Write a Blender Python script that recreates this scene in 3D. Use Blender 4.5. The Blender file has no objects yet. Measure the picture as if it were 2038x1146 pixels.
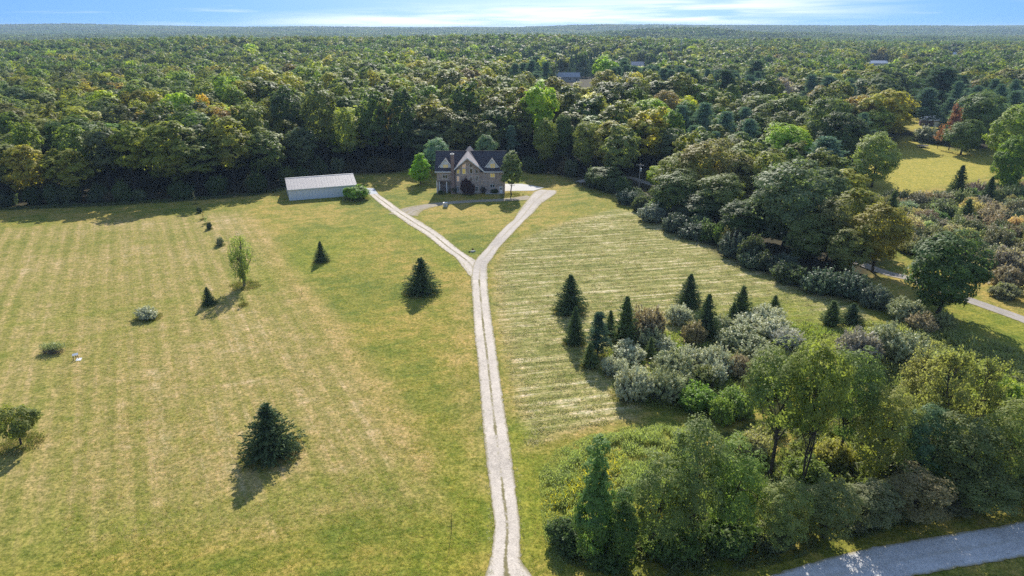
import bpy, math, random
import numpy as np
from mathutils import Vector, noise as mnoise

sc = bpy.context.scene
C = sc.collection
R = math.radians

# ------------------------------------------------------------------ camera, sky, sun, exposure
CAM_H, FPX, PITCH = 50.0, 1359.0, R(21.0)
cam_d = bpy.data.cameras.new("camera")
cam_d.lens = 24.0; cam_d.sensor_width = 36.0; cam_d.clip_start = 0.5; cam_d.clip_end = 40000
cam = bpy.data.objects.new("camera", cam_d); C.objects.link(cam)
cam.location = (0, 0, CAM_H); cam.rotation_euler = (R(90) - PITCH, 0, 0)
sc.camera = cam

SUN_EL, SUN_AZ = R(33.0), R(2.5)          # the sun stands ahead of the camera, a touch to the right
SKY_STRENGTH = 0.14
EXPOSURE = 0.52
SUN_STRENGTH = 5.0
HAZE_DENS = 0.00009

w = bpy.data.worlds.new("World"); sc.world = w; w.use_nodes = True
nt = w.node_tree; nt.nodes.clear()
def nd(tree, t, **kw):
    n = tree.nodes.new(t)
    for k, v in kw.items(): setattr(n, k, v)
    return n
def mth(tree, op, a, b=None, c=None, clamp=False):
    n = tree.nodes.new('ShaderNodeMath'); n.operation = op; n.use_clamp = clamp
    for i, v in enumerate((a, b, c)):
        if v is None: continue
        if isinstance(v, (int, float)): n.inputs[i].default_value = v
        else: tree.links.new(v, n.inputs[i])
    return n.outputs[0]
def smooth(tree, lo, hi, v):
    n = tree.nodes.new('ShaderNodeMapRange'); n.interpolation_type = 'SMOOTHSTEP'
    n.inputs[1].default_value = lo; n.inputs[2].default_value = hi
    tree.links.new(v, n.inputs[0]); return n.outputs[0]
tc = nd(nt, 'ShaderNodeTexCoord')
sep = nd(nt, 'ShaderNodeSeparateXYZ'); nt.links.new(tc.outputs['Generated'], sep.inputs[0])
cmb = nd(nt, 'ShaderNodeCombineXYZ')
nt.links.new(sep.outputs[0], cmb.inputs[0]); nt.links.new(sep.outputs[1], cmb.inputs[1])
nt.links.new(mth(nt, 'ADD', mth(nt, 'MULTIPLY', sep.outputs[2], 0.9), 0.48), cmb.inputs[2])
nrm = nd(nt, 'ShaderNodeVectorMath', operation='NORMALIZE'); nt.links.new(cmb.outputs[0], nrm.inputs[0])
sky = nd(nt, 'ShaderNodeTexSky'); sky.sky_type = 'NISHITA'; sky.sun_disc = False
sky.sun_elevation = SUN_EL; sky.sun_rotation = SUN_AZ
sky.air_density = 1.0; sky.dust_density = 0.15; sky.ozone_density = 2.0; sky.altitude = 300
nt.links.new(nrm.outputs[0], sky.inputs[0])
hs = nd(nt, 'ShaderNodeHueSaturation'); hs.inputs['Saturation'].default_value = 1.2
nt.links.new(sky.outputs[0], hs.inputs['Color'])
# thin high cloud: azimuth and elevation drive a stretched noise
az = mth(nt, 'ARCTAN2', sep.outputs[0], sep.outputs[1])
el = mth(nt, 'ARCSINE', sep.outputs[2])
cc = nd(nt, 'ShaderNodeCombineXYZ')
nt.links.new(mth(nt, 'ADD', mth(nt, 'MULTIPLY', az, 3.4), mth(nt, 'MULTIPLY', el, -12.0)), cc.inputs[0])
nt.links.new(mth(nt, 'MULTIPLY', el, 58.0), cc.inputs[1])
cn = nd(nt, 'ShaderNodeTexNoise'); cn.inputs['Scale'].default_value = 1.6; cn.inputs['Detail'].default_value = 7
cn.inputs['Roughness'].default_value = 0.55; cn.inputs['Distortion'].default_value = 0.35
nt.links.new(cc.outputs[0], cn.inputs['Vector'])
# cloud bank sits low over the horizon between about -24 and +30 degrees of azimuth
top = mth(nt, 'ADD', mth(nt, 'MULTIPLY', az, 0.045), 0.024)
band = mth(nt, 'MULTIPLY', smooth(nt, -0.012, 0.012, mth(nt, 'SUBTRACT', top, el)),
           mth(nt, 'MULTIPLY', smooth(nt, -0.42, -0.20, az), mth(nt, 'SUBTRACT', 1.0, smooth(nt, 0.25, 0.55, az))))
under = smooth(nt, -0.022, 0.004, mth(nt, 'SUBTRACT', el, mth(nt, 'MULTIPLY', az, 0.035)))
band = mth(nt, 'MULTIPLY', band, under)
cv = nd(nt, 'ShaderNodeMapping'); cv.inputs['Scale'].default_value = (2.2, 5.0, 9.0); nt.links.new(tc.outputs['Generated'], cv.inputs[0])
cn2 = nd(nt, 'ShaderNodeTexNoise'); cn2.inputs['Scale'].default_value = 1.0; cn2.inputs['Detail'].default_value = 6; nt.links.new(cv.outputs[0], cn2.inputs['Vector'])
thin = mth(nt, 'ADD', mth(nt, 'MULTIPLY', smooth(nt, 0.55, 0.75, cn.outputs[0]), 0.3),
           mth(nt, 'MULTIPLY', mth(nt, 'MULTIPLY', smooth(nt, 0.04, 0.3, el), smooth(nt, 0.44, 0.62, cn2.outputs[0])), 0.42))   # unseen cirrus added overhead to raise and whiten the ambient light
cm = mth(nt, 'MAXIMUM', mth(nt, 'MULTIPLY', band, smooth(nt, 0.34, 0.62, cn.outputs[0])), thin, clamp=True)
mixc = nd(nt, 'ShaderNodeMix', data_type='RGBA')
nt.links.new(mth(nt, 'MULTIPLY', cm, 0.85), mixc.inputs[0]); nt.links.new(hs.outputs[0], mixc.inputs[6])
mixc.inputs[7].default_value = (6.4, 6.7, 7.1, 1)
bg = nd(nt, 'ShaderNodeBackground'); bg.inputs[1].default_value = SKY_STRENGTH
nt.links.new(mixc.outputs[2], bg.inputs[0])
wo = nd(nt, 'ShaderNodeOutputWorld'); nt.links.new(bg.outputs[0], wo.inputs[0])

sd = bpy.data.lights.new("sun", 'SUN'); sd.energy = SUN_STRENGTH; sd.angle = R(0.5); sd.color = (1.0, 0.94, 0.84)
sun = bpy.data.objects.new("sun", sd); C.objects.link(sun)
sdir = Vector((math.sin(SUN_AZ) * math.cos(SUN_EL), math.cos(SUN_AZ) * math.cos(SUN_EL), math.sin(SUN_EL)))
sun.rotation_euler = sdir.to_track_quat('Z', 'Y').to_euler(); sun.location = (60, 100, 200)

vs = sc.view_settings
sc.display_settings.display_device = 'sRGB'
vs.view_transform = 'Standard'; vs.look = 'None'; vs.exposure = EXPOSURE; vs.gamma = 1.0; vs.use_curve_mapping = False
cy = sc.cycles
cy.max_bounces = 8; cy.diffuse_bounces = 6; cy.glossy_bounces = 2; cy.transmission_bounces = 4
cy.volume_bounces = 0; cy.transparent_max_bounces = 4; cy.use_denoising = False; cy.denoiser = 'OPENIMAGEDENOISE'; cy.denoising_input_passes = 'RGB_ALBEDO_NORMAL'; cy.denoising_prefilter = 'ACCURATE'

# ------------------------------------------------------------------ helpers
RNG = np.random.default_rng(7)
def S(a, b, v):
    t = np.clip((np.asarray(v, float) - a) / (b - a), 0, 1); return t * t * (3 - 2 * t)
_perm = np.random.default_rng(3).random((64, 64))
def vnoise(x, y, s):
    x = np.asarray(x, float) / s; y = np.asarray(y, float) / s
    xi = np.floor(x).astype(int); yi = np.floor(y).astype(int); fx = x - xi; fy = y - yi
    fx = fx * fx * (3 - 2 * fx); fy = fy * fy * (3 - 2 * fy)
    a = _perm[xi % 64, yi % 64]; b = _perm[(xi + 1) % 64, yi % 64]; c = _perm[xi % 64, (yi + 1) % 64]; d = _perm[(xi + 1) % 64, (yi + 1) % 64]
    return (a * (1 - fx) + b * fx) * (1 - fy) + (c * (1 - fx) + d * fx) * fy
def fbm(x, y, s, o=3):
    v = 0; a = .5; t = 0
    for k in range(o):
        v = v + a * vnoise(x + 17.3 * k, y - 9.1 * k, s / 2 ** k); t += a; a *= .5
    return v / t
def hz(x, y):
    """height of the land: level round the house, rolling beyond, wooded ridges at the horizon"""
    x = np.asarray(x, float); y = np.asarray(y, float)
    h = 5.5 * S(238, 330, y) * S(-200, -110, x) * (1 - S(70, 150, x)) * (1 - S(600, 1000, y))
    h = h + S(420, 900, y) * 18 * (fbm(x + 400, y, 620, 2) - .45) * (1 - S(2500, 4500, y))
    h = h + 11 * np.exp(-((x + 380) / 420) ** 2 - ((y - 1000) / 230) ** 2) + 7 * np.exp(-((x - 60) / 200) ** 2 - ((y - 1150) / 200) ** 2) - 12 * S(1250, 1700, y) * (1 - S(3300, 4600, y))
    h = h + 29 * np.exp(-((x - 610) / 300) ** 2 - ((y - 2500) / 330) ** 2) + 17 * np.exp(-((x - 1180) / 260) ** 2 - ((y - 3000) / 330) ** 2)
    far = S(3300, 5200, y) * 21 + 55 * S(3500, 5500, y) * (fbm(x, y * .5, 1300, 3) - .5)
    h = h + far - 13 * S(3500, 5500, y) * np.exp(-((x / np.maximum(y, 1) + .12) / .2) ** 2) + 20 * np.exp(-((x + 2900) / 600) ** 2 - ((y - 5300) / 700) ** 2) + 9 * np.exp(-((x - 2700) / 1100) ** 2 - ((y - 5500) / 700) ** 2)
    return h
def ray(px, py):
    u = (px - 1019) / FPX; v = (573 - py) / FPX
    return u, math.cos(PITCH) + v * math.sin(PITCH), -math.sin(PITCH) + v * math.cos(PITCH)
def G(px, py, h=0.0):
    dx, dy, dz = ray(px, py); t = (h - CAM_H) / dz
    return dx * t, dy * t
def top_z(py, y):
    dx, dy, dz = ray(1019, py); return CAM_H + dz / dy * y
def at(px, y, z=0.0):
    """world x of something seen in column px at distance y and height z"""
    return (px - 1019) / FPX * (y * math.cos(PITCH) + (CAM_H - z) * math.sin(PITCH))

def mesh_np(name, V, F, mat=None, nper=4, attrs=None, smooth_=False, uv=None):
    me = bpy.data.meshes.new(name)
    V = np.asarray(V, np.float32).reshape(-1, 3); F = np.asarray(F, np.int32).reshape(-1, nper)
    me.vertices.add(len(V)); me.vertices.foreach_set('co', V.ravel())
    me.loops.add(F.size); me.loops.foreach_set('vertex_index', F.ravel())
    me.polygons.add(len(F)); me.polygons.foreach_set('loop_start', np.arange(0, F.size, nper, dtype=np.int32))
    me.polygons.foreach_set('loop_total', np.full(len(F), nper, np.int32))
    if smooth_: me.polygons.foreach_set('use_smooth', np.ones(len(F), bool))
    if attrs:
        for k, (dom, typ, a) in attrs.items():
            at_ = me.attributes.new(k, typ, dom)
            at_.data.foreach_set({'FLOAT': 'value', 'FLOAT_VECTOR': 'vector', 'INT': 'value'}[typ], np.asarray(a).ravel())
    me.update(calc_edges=True)
    if mat: me.materials.append(mat)
    return me

class MB:
    """collects boxes, prisms and tubes into one mesh"""
    def __init__(s): s.v = []; s.f = []
    def poly(s, pts, faces):
        n = len(s.v); s.v += [tuple(p) for p in pts]; s.f += [tuple(i + n for i in f) for f in faces]; return s
    def box(s, x0, x1, y0, y1, z0, z1):
        return s.poly([(x0,y0,z0),(x1,y0,z0),(x1,y1,z0),(x0,y1,z0),(x0,y0,z1),(x1,y0,z1),(x1,y1,z1),(x0,y1,z1)],
                      [(0,3,2,1),(4,5,6,7),(0,1,5,4),(1,2,6,5),(2,3,7,6),(3,0,4,7)])
    def obox(s, O, X, Y, Z):
        O, X, Y, Z = map(Vector, (O, X, Y, Z))
        p = [O, O+X, O+X+Y, O+Y]; p += [q + Z for q in p]
        return s.poly(p, [(0,3,2,1),(4,5,6,7),(0,1,5,4),(1,2,6,5),(2,3,7,6),(3,0,4,7)])
    def prism(s, pts, d):
        """extrude a flat polygon by vector d"""
        n = len(pts); P = [Vector(p) for p in pts]; Q = [p + Vector(d) for p in P]
        return s.poly(P + Q, [tuple(range(n))[::-1], tuple(range(n, 2*n))] + [(i, (i+1) % n, n + (i+1) % n, n + i) for i in range(n)])
    def tube(s, pts, rad, n=7, cap=True):
        P = [Vector(p) for p in pts]; base = len(s.v)
        for i, p in enumerate(P):
            d = (P[min(i+1, len(P)-1)] - P[max(i-1, 0)]).normalized()
            a = d.orthogonal().normalized() if abs(d.z) < .99 else Vector((1, 0, 0)); 
            a = (Vector((1,0,0)) - d * d.x) if abs(d.x) < .9 else (Vector((0,1,0)) - d * d.y)
            a.normalize(); b = d.cross(a)
            for k in range(n):
                t = 2 * math.pi * k / n; s.v.append(tuple(p + (a * math.cos(t) + b * math.sin(t)) * rad[i]))
        for i in range(len(P) - 1):
            for k in range(n):
                s.f.append((base+i*n+k, base+i*n+(k+1) % n, base+(i+1)*n+(k+1) % n, base+(i+1)*n+k))
        if cap:
            s.f.append(tuple(base + k for k in range(n))[::-1]); s.f.append(tuple(base + (len(P)-1)*n + k for k in range(n)))
        return s
    def mesh(s, name, mat):
        me = bpy.data.meshes.new(name); me.from_pydata(s.v, [], s.f); me.update()
        if mat: me.materials.append(mat)
        return me
    def build(s, name, mat, parent=None, label=None):
        o = bpy.data.objects.new(name, s.mesh(name, mat)); C.objects.link(o)
        if parent: o.parent = parent
        if label: o['label'] = label
        return o

def tag(o, label=None, cat=None, group=None, kind=None):
    if label: o['label'] = label
    if cat: o['category'] = cat
    if group: o['group'] = group
    if kind: o['kind'] = kind
    return o
def empty(name, loc, rz=0):
    o = bpy.data.objects.new(name, None); C.objects.link(o); o.location = loc; o.rotation_euler = (0, 0, rz); o.empty_display_size = .5
    return o
def link(name, me, parent=None):
    o = bpy.data.objects.new(name, me); C.objects.link(o)
    if parent: o.parent = parent
    return o

# ------------------------------------------------------------------ materials
def newmat(name):
    m = bpy.data.materials.new(name); m.use_nodes = True
    t = m.node_tree; t.nodes.clear()
    out = t.nodes.new('ShaderNodeOutputMaterial')
    return m, t, out
def ramp(t, fac, stops):
    r = t.nodes.new('ShaderNodeValToRGB'); e = r.color_ramp.elements
    while len(e) > 1: e.remove(e[0])
    e[0].position = stops[0][0]; e[0].color = (*stops[0][1], 1)
    for p, c in stops[1:]:
        k = e.new(p); k.color = (*c, 1)
    t.links.new(fac, r.inputs[0]); return r.outputs[0]
def noise_tex(t, vec, scale, detail=3, rough=.5, dist=0):
    n = t.nodes.new('ShaderNodeTexNoise'); n.inputs['Scale'].default_value = scale; n.inputs['Detail'].default_value = detail
    n.inputs['Roughness'].default_value = rough; n.inputs['Distortion'].default_value = dist
    if vec is not None: t.links.new(vec, n.inputs['Vector'])
    return n.outputs[0]
def mixc_(t, fac, a, b, mode='MIX'):
    n = t.nodes.new('ShaderNodeMix'); n.data_type = 'RGBA'; n.blend_type = mode
    for i, v in ((0, fac), (6, a), (7, b)):
        if isinstance(v, (int, float)): n.inputs[i].default_value = v
        elif isinstance(v, tuple): n.inputs[i].default_value = (*v, 1)
        else: t.links.new(v, n.inputs[i])
    return n.outputs[2]
def princ(t, out, col, rough=.7, spec=.3, metal=0, bump=None, bstr=.3, bdist=.05):
    p = t.nodes.new('ShaderNodeBsdfPrincipled')
    if isinstance(col, tuple): p.inputs['Base Color'].default_value = (*col, 1)
    else: t.links.new(col, p.inputs['Base Color'])
    p.inputs['Roughness'].default_value = rough; p.inputs['Specular IOR Level'].default_value = spec; p.inputs['Metallic'].default_value = metal
    if bump is not None:
        b = t.nodes.new('ShaderNodeBump'); b.inputs['Strength'].default_value = bstr; b.inputs['Distance'].default_value = bdist
        t.links.new(bump, b.inputs['Height']); t.links.new(b.outputs[0], p.inputs['Normal'])
    t.links.new(p.outputs[0], out.inputs[0]); return p
def objco(t):
    return t.nodes.new('ShaderNodeTexCoord').outputs['Object']
def geopos(t):
    return t.nodes.new('ShaderNodeNewGeometry').outputs['Position']
def simple(name, col, rough=.7, spec=.3, var=.15, scale=3.0, metal=0):
    m, t, out = newmat(name); co = objco(t)
    n = noise_tex(t, co, scale, 5, .6)
    lo = tuple(c * (1 - var) for c in col); hi = tuple(min(1, c * (1 + var)) for c in col)
    princ(t, out, ramp(t, n, [(.3, lo), (.7, hi)]), rough, spec, metal, n, .15, .02); return m

def leafmat(name, transl=.46, spec=.14, rough=.55, hue=.03, tr_tint=(1.42, 1.52, .78), gain=1.0):
    m, t, out = newmat(name)
    at_ = t.nodes.new('ShaderNodeAttribute'); at_.attribute_type = 'INSTANCER'; at_.attribute_name = 'tint'
    lf = t.nodes.new('ShaderNodeAttribute'); lf.attribute_name = 'tone'
    co = objco(t); n = noise_tex(t, co, .22, 2, .5)
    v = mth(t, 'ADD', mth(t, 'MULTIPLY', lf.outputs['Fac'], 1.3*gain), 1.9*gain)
    h = t.nodes.new('ShaderNodeHueSaturation')
    t.links.new(mth(t, 'ADD', .5, mth(t, 'MULTIPLY', mth(t, 'SUBTRACT', n, .5), -hue * 2.2)), h.inputs['Hue'])
    t.links.new(v, h.inputs['Value']); t.links.new(at_.outputs['Color'], h.inputs['Color'])
    p = t.nodes.new('ShaderNodeBsdfPrincipled'); p.inputs['Roughness'].default_value = rough; p.inputs['Specular IOR Level'].default_value = spec
    t.links.new(h.outputs[0], p.inputs['Base Color'])
    tr = t.nodes.new('ShaderNodeBsdfTranslucent'); t.links.new(mixc_(t, 1.0, h.outputs[0], tr_tint, 'MULTIPLY'), tr.inputs[0])
    mx = t.nodes.new('ShaderNodeMixShader'); mx.inputs[0].default_value = transl
    t.links.new(p.outputs[0], mx.inputs[1]); t.links.new(tr.outputs[0], mx.inputs[2]); t.links.new(mx.outputs[0], out.inputs[0])
    return m
M_leaf = leafmat('broad_leaf')
M_needle = leafmat('needle', .25, .06, .7, .015, (1.2, 1.3, .7), 1.0)
M_olive = leafmat('silver_leaf', .3, .25, .5, .02, (1.25, 1.2, .85), .85)
M_bark = simple('bark', (.075, .062, .05), .9, .1, .35, 4)
M_palebark = simple('pale_bark', (.2, .17, .14), .9, .1, .3, 4)

# ------------------------------------------------------------------ ground
pts_px = {
 'hay': [(1185,425),(1130,440),(1060,465),(1010,492),(985,530),(985,600),(1005,700),(1025,800),(1050,893),(1110,868),(1180,850),(1260,832),(1300,800),(1340,790),(1700,700),(1760,660),(1700,600),(1500,520),(1400,480),(1300,430),(1230,415)],
 'lefttan': [(-500,460),(0,455),(480,420),(520,470),(600,580),(700,720),(845,925),(860,1000),(0,1100),(-900,1100)],
 'clearing': [(1700,340),(1760,300),(1790,272),(1850,270),(1900,300),(1990,315),(1985,345),(1930,362),(1860,372),(1800,385),(1740,392),(1690,350)],
 'farfield_a': [(1520,228),(1560,226),(1600,240),(1620,260),(1560,262),(1515,240)],
 'farfield_b': [(1770,205),(1850,205),(1900,225),(1900,262),(1790,262),(1765,240)],
}
POLY = {k: np.array([G(*p) for p in v]) for k, v in pts_px.items()}
def inpoly(P, x, y):
    x = np.asarray(x, float); y = np.asarray(y, float); r = np.zeros(x.shape, bool); n = len(P)
    for i in range(n):
        x0, y0 = P[i]; x1, y1 = P[(i+1) % n]
        c = ((y0 > y) != (y1 > y)) & (x < (x1-x0) * (y-y0) / (y1-y0+1e-12) + x0); r ^= c
    return r
def polydist(P, x, y):
    """signed distance, positive inside"""
    x = np.asarray(x, float); y = np.asarray(y, float); d = np.full(x.shape, 1e9)
    for i in range(len(P)):
        a = P[i]; b = P[(i+1) % len(P)]; ab = b - a; L = (ab**2).sum()
        t = np.clip(((x-a[0])*ab[0] + (y-a[1])*ab[1]) / L, 0, 1)
        d = np.minimum(d, np.hypot(x-a[0]-t*ab[0], y-a[1]-t*ab[1]))
    return np.where(inpoly(P, x, y), d, -d)
def linedist(L, x, y):
    x = np.asarray(x, float); y = np.asarray(y, float); d = np.full(x.shape, 1e9)
    for a, b in zip(L[:-1], L[1:]):
        a = np.array(a); b = np.array(b); ab = b - a; LL = (ab**2).sum()
        t = np.clip(((x-a[0])*ab[0] + (y-a[1])*ab[1]) / LL, 0, 1)
        d = np.minimum(d, np.hypot(x-a[0]-t*ab[0], y-a[1]-t*ab[1]))
    return d
# line of the wood's edge, left to right (image positions on the ground), then everything behind it is wooded
EDGE = [(-900,440),(-300,428),(0,413),(200,405),(400,393),(500,385),(560,376),(600,358),(640,347),(720,345),(800,343),(860,334),(1000,334),(1060,343),(1130,352),
        (1150,366),(1200,380),(1250,395),(1300,425),(1360,452),(1430,490),(1500,530),(1560,560),(1640,580)]
EDGE_W = np.array([G(*p) for p in EDGE])
BELT = [(1640,580),(1700,560),(1740,520),(1700,440),(1690,400),(1640,372),(1640,300)]
WOOD = np.vstack([EDGE_W, np.array([G(*p) for p in BELT[1:]]), np.array([(120,300),(700,300),(1600,640),(9500,8000),(-9500,8000),(-1600,500),(-500,170)])])
def wooded(x, y):
    d = polydist(WOOD, x, y)
    for k in ('clearing', 'farfield_a', 'farfield_b'): d = np.minimum(d, -polydist(POLY[k], x, y) - (0 if k == 'clearing' else 0))
    return d

gx = np.unique(np.round(np.concatenate([-np.geomspace(200, 9000, 40)[::-1], np.arange(-200, 260.1, 1.15), np.geomspace(260, 9000, 40)]), 2))
gy = np.unique(np.round(np.concatenate([[-600, -300, -120, -40, 10], np.arange(25, 330.1, 1.15), np.geomspace(332, 8800, 110)]), 2))
X, Y = np.meshgrid(gx, gy); Z = hz(X, Y)
near = (np.abs(X) < 260) & (Y > 20) & (Y < 420)
Z = Z + np.where(near, .10 * (fbm(X, Y, 9, 2) - .5), 0)
FLAT = lambda x, y: .10 * (fbm(x, y, 9, 2) - .5)
hay = S(-1.0, 1.0, polydist(POLY['hay'], X, Y)) * near
ltan = S(-5, 4, polydist(POLY['lefttan'], X, Y) + 5 * (fbm(X, Y, 14) - .5)) * near
clr = np.maximum.reduce([S(-4, 4, polydist(POLY[k], X, Y)) for k in ('clearing', 'farfield_a', 'farfield_b')])
wd = S(-5, 2, wooded(X, Y) + 6 * (fbm(X + 50, Y, 10) - .5))
wd = np.where(Y < 20, 0, wd)
# brighter green grass: along the drive, right of the belt, verge by the road
lush = .75 * np.exp(-(linedist([G(1040,860), G(1060,960), G(1062,1100)], X, Y) / 2.6) ** 2)
lush = lush + .7 * np.exp(-(linedist([G(880,1146), G(930,1000), G(940,900)], X, Y) / 4) ** 2)
lush = lush + .6 * np.exp(-(linedist([G(770,428), G(830,465), G(900,530)], X, Y) / 2.2) ** 2)
lush = lush + .9 * np.exp(-(linedist([G(1470,640), G(1560,620), G(1680,690)], X, Y) / 7) ** 2)
lush = lush + .8 * np.exp(-(linedist([G(1940,620), G(2038,660), G(2100,700)], X, Y) / 6) ** 2)
lush = lush + .35 * np.exp(-(linedist([G(0,650), G(220,618), G(400,590)], X, Y) / 2.0) ** 2) + .3 * np.exp(-(linedist([G(0,705), G(250,655), G(390,622)], X, Y) / 1.2) ** 2)
lush = lush + .55 * np.exp(-(linedist([G(560,540), G(700,470)], X, Y) / 9) ** 2) + .4 * np.exp(-(linedist([G(100,1060), G(500,1010), G(850,930)], X, Y) / 3) ** 2)
lush = np.clip(lush, 0, 1) * near
dry = np.exp(-(linedist([G(500,440), G(560,530), G(660,650), G(780,820), G(845,925)], X, Y) / 2.2) ** 2) * .8
dry = dry + .5 * np.exp(-(linedist([G(925,560), G(920,700), G(940,850), G(960,960)], X, Y) / 2.4) ** 2) + .6 * np.exp(-(linedist([G(1050,893), G(1110,868), G(1180,850), G(1260,832)], X, Y) / 1.3) ** 2)
dry = dry + .5 * np.exp(-(linedist([G(1180,430), G(1060,462), G(1000,492), G(985,540), G(1000,640), G(1030,820)], X, Y) / 1.6) ** 2)
dry = dry + .45 * np.exp(-(linedist([G(840,930), G(900,1050)], X, Y) / 1.0) ** 2)
dry = np.clip(dry, 0, 1) * near
V = np.stack([X.ravel(), Y.ravel(), Z.ravel()], 1)
nx, ny = len(gx), len(gy); I = np.arange(nx * ny).reshape(ny, nx)
F = np.stack([I[:-1,:-1].ravel(), I[:-1,1:].ravel(), I[1:,1:].ravel(), I[1:,:-1].ravel()], 1)

def grass_color(t):
    """lawn and field colour shared by the ground and the grassy parts of the drives"""
    P = geopos(t)
    def A(n):
        a = t.nodes.new('ShaderNodeAttribute'); a.attribute_name = n; return a.outputs['Fac']
    big = noise_tex(t, P, .035, 4, .6); mid = noise_tex(t, P, .25, 5, .65); fine = noise_tex(t, P, 2.2, 6, .85); tuft = noise_tex(t, P, .8, 5, .8)
    m1 = t.nodes.new('ShaderNodeMapping'); m1.vector_type = 'TEXTURE'; m1.inputs['Scale'].default_value = (1, 34, 1); m1.inputs['Rotation'].default_value = (0, 0, R(28.5))
    t.links.new(P, m1.inputs[0]); strip = noise_tex(t, m1.outputs[0], .62, 4, .75)       # mower strips running away from the camera
    m2 = t.nodes.new('ShaderNodeMapping'); m2.vector_type = 'TEXTURE'; m2.inputs['Scale'].default_value = (16, 1, 1); m2.inputs['Rotation'].default_value = (0, 0, R(25))
    t.links.new(P, m2.inputs[0]); strip2 = noise_tex(t, m2.outputs[0], .5, 3, .6)
    f = mth(t, 'ADD', mth(t, 'MULTIPLY', big, .45), mth(t, 'ADD', mth(t, 'MULTIPLY', mid, .35), mth(t, 'MULTIPLY', strip2, .2)))
    mw = nd(t, 'ShaderNodeTexWave'); mw.bands_direction = 'X'; mw.inputs['Scale'].default_value = .098; mw.inputs['Distortion'].default_value = 1.6; mw.inputs['Detail'].default_value = 3; mw.inputs['Detail Scale'].default_value = 1.2
    t.links.new(m1.outputs[0], mw.inputs[0])
    green = ramp(t, f, [(.41, (.125, .160, .024)), (.495, (.225, .215, .038)), (.565, (.34, .26, .066))])
    f2 = mth(t, 'ADD', mth(t, 'MULTIPLY', strip, .33), mth(t, 'ADD', mth(t, 'MULTIPLY', mid, .27), mth(t, 'ADD', mth(t, 'MULTIPLY', big, .28), mth(t, 'MULTIPLY', strip2, .12))))
    tan = ramp(t, f2, [(.39, (.175, .190, .036)), (.47, (.255, .228, .060)), (.54, (.33, .262, .100)), (.61, (.44, .345, .18))])
    tan = mixc_(t, 1.0, tan, ramp(t, mw.outputs['Fac'], [(.1, (.90, .93, .86)), (.9, (1.10, 1.07, 1.12))]), 'MULTIPLY')
    c = mixc_(t, A('tan'), green, tan)
    # hay field: windrows, pale cut straw on green stubble
    m3 = t.nodes.new('ShaderNodeMapping'); m3.vector_type = 'TEXTURE'; m3.inputs['Scale'].default_value = (14, 1, 1); m3.inputs['Rotation'].default_value = (0, 0, R(12))
    t.links.new(P, m3.inputs[0])
    row2 = noise_tex(t, m3.outputs[0], .8, 2, .6, .2)
    row = noise_tex(t, m3.outputs[0], 2.0, 4, .85, .25)
    hf = mth(t, 'ADD', mth(t, 'MULTIPLY', row2, .42), mth(t, 'ADD', mth(t, 'MULTIPLY', row, .38), mth(t, 'MULTIPLY', mid, .20)))
    hayc = ramp(t, hf, [(.41, (.13, .150, .038)), (.48, (.25, .245, .070)), (.535, (.36, .32, .13)), (.60, (.60, .52, .33))])
    c = mixc_(t, A('hay'), c, hayc)
    lushc = ramp(t, mid, [(.3, (.12, .17, .015)), (.7, (.25, .26, .03))])
    c = mixc_(t, A('lush'), c, lushc)
    dryc = ramp(t, mid, [(.3, (.30, .225, .055)), (.7, (.48, .34, .15))])
    c = mixc_(t, mth(t, 'MULTIPLY', A('dry'), mth(t, 'ADD', .3, mth(t, 'MULTIPLY', mid, .9)), clamp=True), c, dryc)
    clrc = ramp(t, mid, [(.3, (.26, .25, .040)), (.6, (.37, .31, .055)), (.8, (.42, .30, .09))])
    c = mixc_(t, A('clearing'), c, clrc)
    litter = ramp(t, mid, [(.3, (.035, .032, .018)), (.7, (.07, .06, .03))])
    c = mixc_(t, A('wood'), c, litter)
    # single grass clumps, straw bits
    k = ramp(t, fine, [(.40, (.52, .57, .45)), (.5, (1, 1, 1)), (.60, (1.5, 1.42, 1.5))])
    c = mixc_(t, 1.0, c, ramp(t, tuft, [(.40, (.72, .80, .64)), (.5, (1, 1, 1)), (.60, (1.28, 1.2, 1.28))]), 'MULTIPLY')
    c = mixc_(t, 1.0, c, k, 'MULTIPLY')
    grit = noise_tex(t, P, 9.0, 3, .8)
    c = mixc_(t, 1.0, c, ramp(t, grit, [(.3, (.75, .75, .7)), (.5, (1, 1, 1)), (.72, (1.3, 1.28, 1.3))]), 'MULTIPLY')
    h = mth(t, 'ADD', mth(t, 'MULTIPLY', fine, .5), mth(t, 'MULTIPLY', mth(t, 'MULTIPLY', row, A('hay')), 1.6))
    return c, h
m, t, out = newmat('grassland')
gc, gh = grass_color(t); princ(t, out, gc, .95, .1, 0, gh, .8, .12)
M_ground = m
fa = lambda a: ('POINT', 'FLOAT', np.asarray(a, np.float32))
gm = mesh_np('ground', V, F, M_ground, attrs={'hay': fa(hay), 'tan': fa(ltan), 'lush': fa(lush), 'dry': fa(dry), 'clearing': fa(clr), 'wood': fa(wd)}, smooth_=True)
tag(link('ground', gm), kind='structure')

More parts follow.
